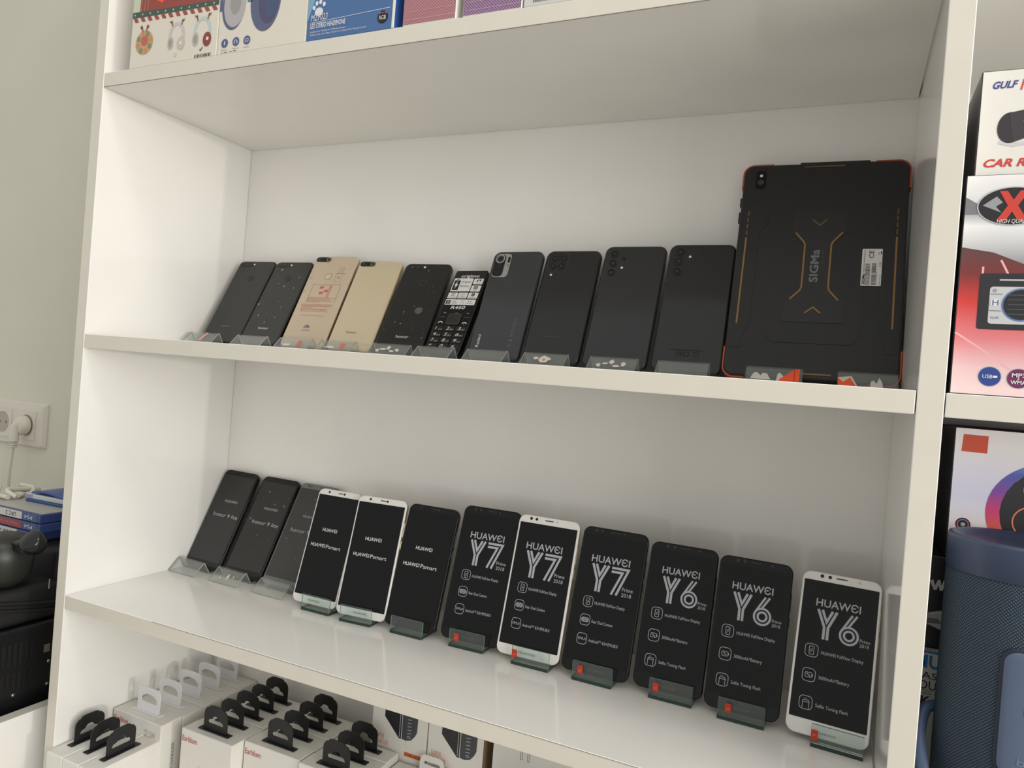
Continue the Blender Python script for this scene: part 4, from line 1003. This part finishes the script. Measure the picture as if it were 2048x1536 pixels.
for (x0, x1, lab, m) in ((.4535, .5162, 'pink box with diamond lattice print beside the blue box', lattice('pink_lattice', (148, 84, 96), (196, 150, 156))), (.5236, .5880, 'purple box with diamond lattice print on the top shelf', lattice('purple_lattice', (112, 72, 112), (176, 150, 180)))):
    t = carton('patterned_box', lab, 'box', x0, x1, .0006, .10, ZT1, .50, [CARD, m], 'boxes on the top shelf', mi=[0, 0, 1, 0, 0, 0])
    for dz in (.0055, .0135): strokes('rule', [[(x0 + .004, ZT1 + dz), (x1 - .001, ZT1 + dz)]], .0004, mat('pale_pink_print', (206, 170, 176), 0.6), t, y)
    settle(t)
t = carton('accessory_box', 'grey-white box with barcode, rightmost on the top shelf', 'box', .5895, .640, .0008, .10, ZT1, .48, [mat('pale_grey_card', (206, 204, 200), 0.5)])
strokes('barcode', [[(.600 + .0016 * k, .340), (.600 + .0016 * k, .372)] for k in range(12)], .0007, INK_DG, t, .0006); settle(t)

# ------------------------------------------------------------------ right hand bay
BLKC = mat('black_card', (30, 29, 31), 0.4)
def ramp_z(name, z0, z1, stops, rough=.35, ax='Z'):
    """printed colour gradient along one axis of the object's own space"""
    m = mat(name, (200, 200, 200), rough); nt = m.node_tree; b = nt.nodes['Principled BSDF']
    tc = nt.nodes.new('ShaderNodeTexCoord'); sp = nt.nodes.new('ShaderNodeSeparateXYZ'); mr = nt.nodes.new('ShaderNodeMapRange')
    mr.inputs['From Min'].default_value = z0; mr.inputs['From Max'].default_value = z1
    cr = nt.nodes.new('ShaderNodeValToRGB'); e = cr.color_ramp.elements
    while len(e) < len(stops): e.new(0.5)
    for k, (pos, c) in enumerate(stops): e[k].position = pos; e[k].color = lin(c)
    nt.links.new(tc.outputs['Object'], sp.inputs[0]); nt.links.new(sp.outputs[ax], mr.inputs['Value']); nt.links.new(mr.outputs[0], cr.inputs['Fac']); nt.links.new(cr.outputs[0], b.inputs['Base Color'])
    return m
t = carton('car_radio_box', 'red and silver car radio box with oval X emblem and USB badges', 'box', .9640, 1.150, .015, .195, .0002, .1640, [BLKC, CARD], mi=[0, 0, 1, 1, 0, 0])
y = .0149
flat('red_print', [[(.9645, .0006), (1.1495, .0006), (1.1495, .098), (1.0042, .0975), (.985, .106), (.9645, .110)]], ramp_z('red_print_fade', .0, .11, [(0, (238, 214, 212)), (.18, (232, 196, 198)), (.38, (222, 128, 134)), (.62, (206, 62, 58)), (.82, (120, 50, 50)), (1, (92, 66, 66))]), t, y, .0001)
flat('silver_print', [[(.9645, .110), (.985, .106), (1.0042, .0975), (1.1495, .098), (1.1495, .1635), (.9645, .1635)]], ramp_z('silver_print_fade', .098, .164, [(0, (150, 150, 154)), (.25, (206, 206, 208)), (.42, (232, 232, 232)), (.55, (170, 170, 172)), (.7, (214, 214, 216)), (1, (238, 236, 234))]), t, y, .0001)
flat('grey_wedge_print', [[(.9645, .1345), (.973, .1345), (.973, .1420), (.9645, .1475)]], mat('wedge_grey_print', (120, 120, 124), 0.4), t, y - .0001, .0001)
for (a, b, c, d) in (((.9645, .046), (.985, .032), (1.002, .0195), (1.03, .010)), ((.979, .0955), (.9795, .085), (.982, .07), (.992, .05)), ((.990, .1005), (.995, .09), (.999, .08), (1.02, .06))):
    strokes('swoosh_print', [smooth_path([Vector(a), Vector(b), Vector(c), Vector(d)], 6)], .0014, mat('pale_swoosh_print', (232, 176, 174), 0.5), t, y)
ov = flat('emblem_oval', [circ(.9945, .1402, .0222, .0140, 36)], mat('emblem_black', (40, 40, 42), 0.3), t, y - .0001, .0002)
strokes('emblem_rim', [circ(.9945, .1402, .0222, .0140, 36)], .0008, INK_LG, ov, y - .0004, closed=True)
flat('emblem_x', [[(.9855, .1515), (.9905, .1515), (.9945, .1448), (.9985, .1515), (1.0040, .1515), (.9975, .1405), (1.0040, .1295), (.9980, .1295), (.9940, .1362), (.9905, .1295), (.9845, .1295), (.9912, .1405)]], mat('emblem_red', (202, 66, 54), 0.4), ov, y - .0004, .0002)
flat('emblem_silver', [[(.9755, .1410), (.9840, .1475), (.9880, .1430), (.9838, .1400), (.9875, .1355)]], mat('emblem_grey', (150, 152, 154), 0.4), ov, y - .0004, .0001)
text('HIGH QUALITY', .9850, 1.0080, .1290, .0030, ov, INK_W, y - .0008, shear=.2)
un = flat('radio_print', [rrect(.11, .0415, .002, 3, 1.0325, .0698)], mat('radio_black_print', (44, 44, 48), 0.35), t, y - .0002, .0001)
flat('radio_face', [rrect(.085, .0275, .002, 3, 1.0270, .0670)], mat('radio_silver_print', (196, 198, 200), 0.35), un, y - .0003, .0001)
strokes('radio_line', [[(.9850, .0752), (.9925, .0752)], [(.9850, .0630), (.9925, .0628)]], .0005, INK_G, un, y - .0005)
flat('radio_slot', [rrect(.060, .0012, .0004, 2, 1.02, .0858)], INK_LG, un, y - .0003, .0001)
disc('dial_rim', 1.0045, .0676, .0122, mat('dial_blue_print', (96, 120, 172), 0.35), un, y - .0005, .0001); disc('dial_face', 1.0045, .0676, .0110, mat('dial_black_print', (36, 38, 42), 0.4), un, y - .0007, .0001)
for k in range(5): strokes('dial_line', [[(.996, .0606 + .0035 * k), (1.012, .0606 + .0035 * k)]], .0007, INK_DG, un, y - .0009)
ring('power_icon', .9875, .0778, .0011, .0003, IB, un, y - .0005, .0001)
flat('key_print', [rrect(.0056, .0052, .0005, 2, .9882, .0690)], INK_W, un, y - .0005, .0001); text('H', .9866, .9904, .0690, .0042, un, IB, y - .0007)
text('VOLUME', .9858, .9912, .0578, .0015, un, IB, y - .0005)
for (a, b, r, c, tx) in ((.9886, .0142, .0076, mat('badge_blue', (46, 70, 140), 0.3), 'USB'), (1.0065, .0138, .0076, mat('badge_plum', (108, 44, 86), 0.3), 'MP3')):
    bd = disc('round_badge', a, b, r, INK_LG, t, y - .0001, .0001); disc('badge_face', a, b, r * .92, c, bd, y - .0003, .0001)
    if tx == 'USB': text('USB', a - .0045, a + .0018, b, .0026, bd, INK_W, y - .0005); strokes('badge_plug', [[(a + .002, b), (a + .0048, b)]], .0016, INK_W, bd, y - .0005)
    else:
        text('MP3', a - .0042, a + .0042, b + .0024, .0028, bd, INK_W, y - .0005, bold=.02); text('&', a - .0007, a + .0007, b - .0002, .0016, bd, INK_W, y - .0005); text('WMA', a - .0048, a + .0048, b - .0028, .0026, bd, INK_W, y - .0005, bold=.02)
settle(t)
t = carton('car_radio_box', 'white box reading GULF and CAR R on top of the red radio box', 'box', .9690, 1.140, .020, .190, .1645, .2440, [mat('near_black_card', (46, 46, 46), 0.4), CARD], mi=[0, 1, 1, 1, 0, 0])
y = .0199
text('GULF', .9765, .9925, .2325, .0050, t, mat('gulf_blue_print', (62, 68, 140), 0.5), y, shear=.3, bold=.03); text('N', .9938, 1.0005, .2318, .0076, t, mat('gulf_red_print', (200, 72, 62), 0.5), y, shear=.3, bold=.03)
strokes('knob_shadow', [[(.983, .1895), (.992, .1870), (1.002, .1885)]], .0025, mat('print_shadow_lilac', (206, 198, 206), 0.5), t, y)
flat('knob_print', [circ(.9895, .2000, .0082, .0116, 26)], mat('knob_black_print', (54, 50, 54), 0.4), t, y - .0001, .0001)
flat('knob_print', [[(.988, .2110), (.9985, .2130), (1.03, .2140), (1.03, .1940), (1.0, .1920), (.992, .1890)]], mat('knob_black_print2', (62, 58, 62), 0.4), t, y - .0002, .0001)
flat('knob_print', [[(.9975, .2045), (1.02, .2065), (1.02, .2020), (.999, .2000)]], LABEL, t, y - .0004, .0001)
text('CAR R', .9745, 1.0010, .1740, .0056, t, mat('car_red_print', (204, 62, 54), 0.5), y, shear=.3, bold=.03)
settle(t)

t = carton('ring_light_box', 'white box with rainbow ring dial print and red square, upper in its stack', 'box', .9815, 1.170, .110, .250, -.1388, -.0262, [mat('black_card_side', (36, 35, 37), 0.35), CARD, mat('maroon_card', (120, 44, 42), 0.4)], mi=[0, 2, 1, 0, 0, 0])
y = .1099
flat('red_square', [[(.9880, -.0318), (1.0062, -.0320), (1.0060, -.0468), (.9872, -.0466)]], mat('red_square_print', (206, 84, 62), 0.5), t, y, .0001)
flat('lilac_fade', [rrect(.187, .1115, .0004, 1, 1.0757, -.0825)], ramp_z('lilac_print', -.1388, -.0262, [(0, (236, 232, 232)), (.30, (236, 230, 234)), (.48, (214, 214, 234)), (.62, (222, 220, 238)), (.85, (240, 236, 238)), (1, (240, 236, 236))]), t, y + .00012, .0001)
cx, cz = 1.0555, -.0945
flat('dial_ring', [circ(cx, cz, .0475, .0445, 48), circ(cx + .003, cz, .0405, .0405, 48)], ramp_z('rainbow_print', -.139, -.05, [(0, (236, 220, 130)), (.16, (240, 190, 110)), (.32, (226, 104, 80)), (.5, (206, 66, 118)), (.68, (132, 76, 160)), (.86, (84, 96, 176)), (1, (120, 160, 200))]), t, y - .0001, .0001)
dk = disc('dial_face', cx + .003, cz, .0405, mat('dial_dark_print', (46, 44, 48), 0.35), t, y - .0001, .0001)
for (a, b, r) in ((1.0440, -.0735, .0100), (1.0405, -.1010, .0130)): strokes('dial_button', [circ(a, b, r, n=30)], .0011, mat('orange_line_print', (222, 128, 96), 0.5), dk, y - .0003, closed=True)
text('A', 1.0365, 1.0420, -.101, .010, dk, MATS['orange_line_print'], y - .0003)
lg = disc('round_logo', .9926, -.1090, .0056, INK_K, t, y, .0001); ring('logo_ring', .9926, -.1090, .0046, .0010, ramp_z('logo_rainbow', -.114, -.104, [(0, (230, 160, 90)), (.5, (190, 110, 120)), (1, (90, 120, 190))]), lg, y - .0002, .0001)
strokes('logo_star', [[(.9926 + .0020 * math.cos(R(a)), -.1090 + .0020 * math.sin(R(a))), (.9926 - .0020 * math.cos(R(a)), -.1090 - .0020 * math.sin(R(a)))] for a in (0, 45, 90, 135)], .0005, INK_W, lg, y - .0004)
settle(t)
t = carton('car_lamp_box', 'black box with white W lettering and clear lamp picture, middle of the stack', 'box', .9612, 1.170, .108, .250, -.2186, -.1392, [mat('lamp_box_black', (28, 26, 30), 0.35)])
y = .1079
flat('silver_letter', [[(0.9712, -.1606), (0.9744, -.1596), (0.9756, -.1646), (0.9776, -.1592), (0.9795, -.1592), (0.9803, -.1640), (0.9819, -.1590), (0.9846, -.1590), (0.9814, -.1682), (0.9794, -.1682), (0.9785, -.1640), (0.9769, -.1682), (0.9749, -.1682)]], INK_W, t, y, .0001)
flat('lamp_print', [[(.9722, -.1885), (.9835, -.1846), (1.02, -.184), (1.02, -.203), (.9830, -.2020), (.9722, -.1985)]], mat('lamp_print_pale', (196, 196, 194), 0.4), t, y, .0001)
flat('lamp_print', [[(.9722, -.1930), (.9800, -.1925), (.9828, -.1965), (.9722, -.1975)]], mat('lamp_print_grey', (122, 120, 118), 0.4), t, y - .0001, .0001)
strokes('lamp_print', [[(.9735, -.1895), (.9835, -.1865)]], .0012, INK_W, t, y - .0001)
settle(t)
t = carton('audio_box', 'white box with blue MU lettering behind the speaker, lowest in its stack', 'box', .9612, 1.170, .100, .250, -H2 + .0002, -.2190, [CARD, mat('audio_box_top', (60, 150, 208), 0.4)])
y = .0999
BLP = mat('bright_blue_print', (44, 132, 206), 0.5)
flat('blue_edge', [[(.9616, -.2212), (1.16, -.2212), (1.16, -.2192), (.9616, -.2192)]], BLP, t, y, .0001)
text('MU', .9640, .9842, -.2284, .0103, t, BLP, y, bold=.03)
text('BASS', .9650, .9868, -.2402, .0056, t, INK_K, y); text('SOUND', .9640, .9960, -.2484, .0072, t, INK_K, y)
strokes('rule', [[(.9630, -.2530), (1.0, -.2530)]], .0004, INK_DG, t, y); text('Portable Wireless', .9650, .995, -.2552, .0019, t, INK_DG, y); text('K-', .9710, .9815, -.2616, .0072, t, INK_K, y, bold=.02)
settle(t)

# ------------------------------------------------------------------ portable speaker
SX, SY, SR = 1.0235, .0555, .0478
ZS = -H2 + .0002
sp = thing('portable_speaker', 'navy blue cylindrical speaker with mesh fabric and rubber control panel', 'speaker', (SX, SY, ZS))
NAVR = mat('navy_rubber', (50, 62, 88), 0.42)
FAB = mat('navy_mesh_fabric', (30, 46, 66), 0.75)
nt = FAB.node_tree; b = nt.nodes['Principled BSDF']
tc = nt.nodes.new('ShaderNodeTexCoord'); sx = nt.nodes.new('ShaderNodeSeparateXYZ'); nt.links.new(tc.outputs['Object'], sx.inputs[0])
at = nt.nodes.new('ShaderNodeMath'); at.operation = 'ARCTAN2'; nt.links.new(sx.outputs['Y'], at.inputs[0]); nt.links.new(sx.outputs['X'], at.inputs[1])
def mth(op, a, bb):
    n = nt.nodes.new('ShaderNodeMath'); n.operation = op
    for k, q in enumerate((a, bb)):
        if q is None: continue
        if isinstance(q, (int, float)): n.inputs[k].default_value = q
        else: nt.links.new(q, n.inputs[k])
    return n.outputs[0]
u = mth('MULTIPLY', at.outputs[0], 120.0); v = mth('MULTIPLY', sx.outputs['Z'], 2500.0)
d1 = mth('SINE', mth('ADD', u, v), None); d2 = mth('SINE', mth('SUBTRACT', v, u), None)
hgt = mth('MULTIPLY', mth('ADD', d1, 1.0), mth('ADD', d2, 1.0))
hh = mth('MULTIPLY', hgt, 0.25)
cm = nt.nodes.new('ShaderNodeMix'); cm.data_type = 'RGBA'; cm.inputs['A'].default_value = lin((16, 29, 45)); cm.inputs['B'].default_value = lin((82, 106, 120)); nt.links.new(hh, cm.inputs['Factor']); nt.links.new(cm.outputs['Result'], b.inputs['Base Color'])
bp = nt.nodes.new('ShaderNodeBump'); bp.inputs['Strength'].default_value = .7; bp.inputs['Distance'].default_value = .0006; nt.links.new(hh, bp.inputs['Height']); nt.links.new(bp.outputs[0], b.inputs['Normal'])
HT = .2305
lathe('fabric_body', [(SR - .001, .022), (SR - .0004, .024), (SR - .0004, HT - .0285), (SR - .001, HT - .0265)], [FAB], sp, 64)
lathe('top_band', [(.001, HT - .006), (.030, HT - .006), (.0365, HT - .0045), (.041, HT - .0008), (.0445, 0 + HT), (.0470, HT - .0008), (SR, HT - .0032), (SR, HT - .0262), (SR - .0012, HT - .0275), (.001, HT - .0275)], [NAVR], sp, 64)
lathe('bottom_band', [(.001, 0), (.043, 0), (.0465, .0015), (SR, .005), (SR, .021), (SR - .0012, .0225), (.001, .0225)], [NAVR], sp, 64)
def cyl(a, z, r): return (r * math.sin(a), -r * math.cos(a), z)
def cyl_patch(name, aw, zh, cr, ac, zc, r0, r1, m, parent):
    """rounded-rectangle pad wrapped on the speaker"""
    def outline(ins): return rrect(max(aw - 2 * ins, .0004), max(zh - 2 * ins, .0004), max(cr - ins, .0002), 6)
    base = outline(0); cnt = []
    for i in range(len(base)):
        (xa, za), (xb, zb) = base[i], base[(i + 1) % len(base)]
        cnt.append(max(1, int(math.hypot(xb - xa, zb - za) / .003)))
    rings = []
    for (ins, rr) in ((0, r0), (0, r1 - .0006), (.0008, r1)) + tuple((.004 * k, r1 + .0002) for k in range(1, 8)) + ((aw / 2 - .0003, r1 + .0002),):
        o = outline(ins); rg = []
        for i in range(len(o)):
            (xa, za), (xb, zb) = o[i], o[(i + 1) % len(o)]
            for k in range(cnt[i]):
                f = k / cnt[i]; rg.append(cyl(ac + (xa + (xb - xa) * f) / SR, zc + za + (zb - za) * f, rr))
        rings.append(rg)
    return loft(name, rings, [m], parent, True)
PAC = R(18)
cyl_patch('panel_rim', .060, .094, .011, PAC, HT - .1185, SR - .001, SR + .0012, mat('navy_rim_dark', (26, 34, 54), 0.4), sp)
pad = cyl_patch('control_panel', .055, .089, .009, PAC, HT - .1185, SR, SR + .0022, mat('blue_grey_rubber', (84, 98, 124), 0.4), sp)
def wrap(o, r, ac):
    for q in o.data.vertices: q.co = cyl(ac + q.co.x / SR, q.co.z, r)
EMB = mat('panel_emboss', (108, 122, 146), 0.35)
zc0 = HT - .1185
for (tx, z, a0, a1, cp) in (('V', .030, -.009, -.002, .007), ('M/i', .004, -.014, .004, .006), ('+', -.010, -.008, 0, .007), ('. .', -.020, -.010, .002, .004), ('bass', -.032, -.016, .002, .005)):
    o = text(tx, a0, a1, zc0 + z, cp, pad, EMB, 0, name='raised_icon'); wrap(o, SR + .0027, PAC)
disc_o = flat('raised_icon', [circ(-.004, zc0 + .014, .0008, n=10)], INK_K, pad, 0, .0001); wrap(disc_o, SR + .0027, PAC)
st = tube('carry_strap', smooth_path([(-.046, .010, .086), (-.053, .004, .084), (-.0570, -.008, .074), (-.0575, -.022, .062), (-.0540, -.034, .046), (-.0480, -.036, .030), (-.046, -.026, .018), (-.0455, -.006, .014)], 6), .0044, mat('navy_strap', (66, 84, 112), 0.5), sp, 10)

# ------------------------------------------------------------------ left: socket, cables, cases, black gear, cabinet
PLAS = mat('cream_plastic', (216, 211, 198), 0.35); PLD = mat('socket_dark', (120, 116, 106), 0.5)
so_ = thing('wall_socket', 'cream double power socket on the grey wall beside the shelves', 'wall socket', (-.5625, WALL_Y, -.174))
def ring_y(w, h, r, y, cx=0, cz=0): return [(a, y, c) for (a, c) in rrect(w, h, r, 5, cx, cz)]
loft('frame', [ring_y(.188, .086, .003, 0), ring_y(.188, .086, .003, -.003), ring_y(.180, .078, .004, -.0085), ring_y(.150, .056, .003, -.0105, .009, 0)], [PLAS], so_, False)
for cx in (-.0275, .0455):
    f = flat('insert', [rrect(.054, .054, .002, 3, cx, -.001), circ(cx, -.001, .0205, n=32)], PLAS, so_, -.0106, .0012)
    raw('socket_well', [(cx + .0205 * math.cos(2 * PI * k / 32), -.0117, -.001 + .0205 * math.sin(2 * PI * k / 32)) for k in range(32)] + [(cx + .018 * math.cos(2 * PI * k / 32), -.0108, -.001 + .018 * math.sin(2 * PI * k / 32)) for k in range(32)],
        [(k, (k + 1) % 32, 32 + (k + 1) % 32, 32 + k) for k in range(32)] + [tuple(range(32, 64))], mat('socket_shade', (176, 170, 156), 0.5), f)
    for q in (-.0095, .0095): disc('contact_hole', cx + q, -.001, .0026, PLD, f, -.0109, .0002, n=14)
pl = thing('power_plug', 'cream angled power plug in the right socket, cord hanging down', 'plug', (-.5165, WALL_Y - .0125, -.175))
def cyl_y(name, prof, m, parent, cx=0, cz=0, n=24):
    return loft(name, [[(cx + r * math.cos(2 * PI * k / n), y, cz + r * math.sin(2 * PI * k / n)) for k in range(n)] for (r, y) in prof], [m], parent)
cyl_y('plug_body', [(.0175, .0), (.0185, -.003), (.0185, -.008), (.0165, -.014), (.012, -.017), (.004, -.018)], PLAS, pl)
tube('plug_elbow', smooth_path([(.003, -.009, .004), (-.001, -.015, .003), (-.003, -.0175, -.006), (-.003, -.018, -.020), (-.003, -.018, -.030)], 5), .0078, PLAS, pl, 14, radii=None)
for k in range(3): cyl_z = tube('strain_relief', [(-.003, -.018, -.0295 - .0045 * k), (-.003, -.018, -.0322 - .0045 * k)], .0066, PLAS, pl, 14)
tube('cord', smooth_path([(-.003, -.018, -.030), (-.006, -.019, -.060), (-.006, -.021, -.092), (-.004, -.022, -.122)], 6), .0036, PLAS, pl, 10)
ZK = -.2626
tn = thing('cable_tangle', 'tangle of pale cables lying on the game cases', 'cable', (-.288, .13, ZK + .0008))
for k, pts in enumerate(([(-.06, .01, .004), (-.02, -.03, .004), (.02, -.02, .004), (.05, -.035, .004)], [(-.08, -.03, .0115), (-.03, -.045, .004), (.02, -.05, .004), (.055, -.05, .004)], [(-.03, .02, .004), (.0, -.03, .0118), (.03, -.045, .0115), (.065, -.040, .004)], [(-.07, .0, .0115), (-.01, .005, .010), (.04, -.012, .004), (.06, -.02, .004)])):
    tube('cable', smooth_path([(a * .42, b, c) for (a, b, c) in pts], 7), .0036, PLAS, tn, 10)
PSB = mat('case_blue', (46, 66, 124), 0.25); PSD = mat('case_label_blue', (62, 86, 130), 0.4); CWH = mat('case_white_print', (206, 204, 196), 0.4); CRD = mat('case_red_print', (150, 62, 58), 0.4); GL = mat('case_top_print', (180, 178, 168), 0.3)
for k, (lab, xr, c) in enumerate((('blue game case with white spine label, top of the stack', -.1390, CWH), ('blue game case with red spine label, middle of the stack', -.1376, CRD), ('blue game case with white spine label, bottom of the stack', -.1480, CWH))):
    z1 = ZK - .0136 * k; z0 = z1 - .0132
    t = thing('game_case', lab, 'game case', (xr - .085, .118, z0), group='stack of game cases')
    box('case_shell', xr - .170, xr, .051, .186, z0, z1, PSB, t, .0015, seg=2)
    flat('spine_label', [rrect(.124, .0108, .0006, 2, xr - .1045, (z0 + z1) / 2)], c, t, .0509, .0002)
    pb = flat('spine_badge', [rrect(.0345, .0108, .0006, 2, xr - .0245, (z0 + z1) / 2)], PSD, t, .0509, .0002)
    text('PS4', xr - .036, xr - .018, (z0 + z1) / 2, .0050, pb, INK_W, .0506, flip=True)
    text(('UFC 2', 'Need for Speed', 'STAR WARS')[k], xr - .080 if k == 0 else xr - .105, xr - .056 if k == 0 else xr - .052, (z0 + z1) / 2, .0058 if k == 0 else .004, t, INK_K if k != 1 else mat('case_pale_red_print', (206, 140, 132), 0.5), .0506, flip=True)
    if k == 0: box('cover_sheet', xr - .166, xr - .004, .055, .182, z1 - .0002, z1 + .0003, GL, t)
    settle(t)
bp_ = thing('blister_pack', 'small blue and clear blister pack lying on the game cases', 'blister pack', (-.188, .128, ZK + .0005), (0, 0, R(3)))
BLB = mat('pack_blue', (44, 82, 150), 0.35)
box('lower_card', -.060, .066, -.030, .030, .0, .004, BLB, bp_, .001, seg=1)
box('clear_tray', -.064, .064, -.029, .029, .0042, .0120, mat('tray_pale', (196, 202, 204), 0.2), bp_, .002, seg=2)
raw('upper_card', [(-.050 + .0145 * i, yy, .0128 + .003 * math.sin(i * .8) + dz) for dz in (0, .0025) for i in range(9) for yy in (-.028, .028)],
    [f for i in range(8) for f in ((2 * i, 2 * i + 1, 2 * i + 3, 2 * i + 2), (18 + 2 * i, 20 + 2 * i, 21 + 2 * i, 19 + 2 * i), (2 * i, 2 * i + 2, 20 + 2 * i, 18 + 2 * i), (2 * i + 1, 19 + 2 * i, 21 + 2 * i, 2 * i + 3))] + [(0, 18, 19, 1), (16, 17, 35, 34)], BLB, bp_, smooth=False)
box('print_patch', -.062, -.046, -.0296, -.0288, .006, .0110, mat('pack_grey_print', (150, 156, 176), 0.4), bp_)
# black gear under the cases
KB = noisy('black_nylon', (26, 26, 28), 0.55, 120, 0.3, bump=.25); KP = mat('black_plastic_gear', (24, 24, 26), 0.3)
bag = thing('equipment_bag', 'black soft bag under the stack of game cases', 'bag', (-.26, .14, -.404))
for (q0, q1, w0, w1, r_) in ((-.200, .108, .0, .054, .012), (-.083, .108, .040, .0996, .014)):
    bb_ = box('bag_body', -.165, .158, q0, q1, w0, w1, KB, bag, r_, seg=6)
    for q in bb_.data.polygons: q.use_smooth = True
for (dz, r_) in ((.0, .0032), (-.010, .0026)):
    tube('seam_piping', smooth_path([(.1575, -.180, .042 + dz), (.1590, -.140, .034 + dz), (.1590, -.100, .026 + dz), (.1590, -.04, .018 + dz), (.1580, .08, .016 + dz)], 8), r_, KB, bag, 8)
box('zip_pull', .1585, .1600, -.0955, -.0935, .044, .058, SILVER, bag, .0004, seg=1)
dev = thing('black_amplifier', 'black boxy appliance with vent slits below the black bag', 'appliance', (-.25, .13, -.6205))
box('housing', -.17, .150, -.195, .115, .0, .2155, KP, dev, .006, seg=3)
for k in range(7):
    for (z0, z1) in ((.166, .196), (.132, .156)): box('vent_slit', .1496, .1506, -.150 + .0075 * k, -.1462 + .0075 * k, z0, z1, mat('slit_black', (8, 8, 9), 0.7), dev)
box('small_tag', .1496, .1508, -.086, -.078, .171, .182, mat('tan_tag', (120, 108, 98), 0.5), dev)
for (a, c) in ((-.124, .1245), (-.078, .1245), (-.078, .157)):
    loft('screw', [[(x, a + r * math.cos(PI * k / 6), c + r * math.sin(PI * k / 6)) for k in range(12)] for (r, x) in ((.0024, .149), (.0024, .1512), (.001, .1516))], [SILVER], dev)
hd = thing('black_headset', 'dark rounded headset with glossy knob before the game cases', 'headset', (-.083, -.004, -.2865))
lathe('shell', [(.002, -.0632), (.024, -.061), (.036, -.047), (.040, -.022), (.036, -.002), (.024, .006), (.002, .0085)], [mat('headset_olive_black', (40, 43, 38), 0.4)], hd, 36, loc=(-.048, .0, .0))
lathe('knob', [(.001, -.012), (.012, -.011), (.015, -.005), (.015, .007), (.012, .010), (.001, .0105)], [mat('knob_gloss_black', (24, 25, 25), 0.15)], hd, 24, loc=(.018, .0, .006), rot=(R(50), 0, R(15)))
box('bridge', -.018, .010, -.008, .008, -.010, .004, KP, hd, .003, seg=2)
cab_ = thing('low_cabinet', 'white low cabinet with open top left of the shelving unit', 'cabinet', (-.45, -.1, FL))
def cpart(n, x0, x1, y0, y1, z0, z1): box(n, x0 + .45, x1 + .45, y0 + .1, y1 + .1, z0 - FL, z1 - FL, [LAM, LAM_EDGE], cab_, .0006, seg=1, mi=[0, 1, 1, 0, 0, 0])
cpart('side_panel', -.078, -.060, -.42, .262, FL + .001, -.508)
cpart('side_panel', -.86, -.842, -.42, .262, FL + .001, -.508)
cpart('shelf_board', -.8415, -.0785, -.40, .262, -.639, -.621)
cpart('front_panel', -.8415, -.0785, -.42, -.402, FL + .08, -.508)
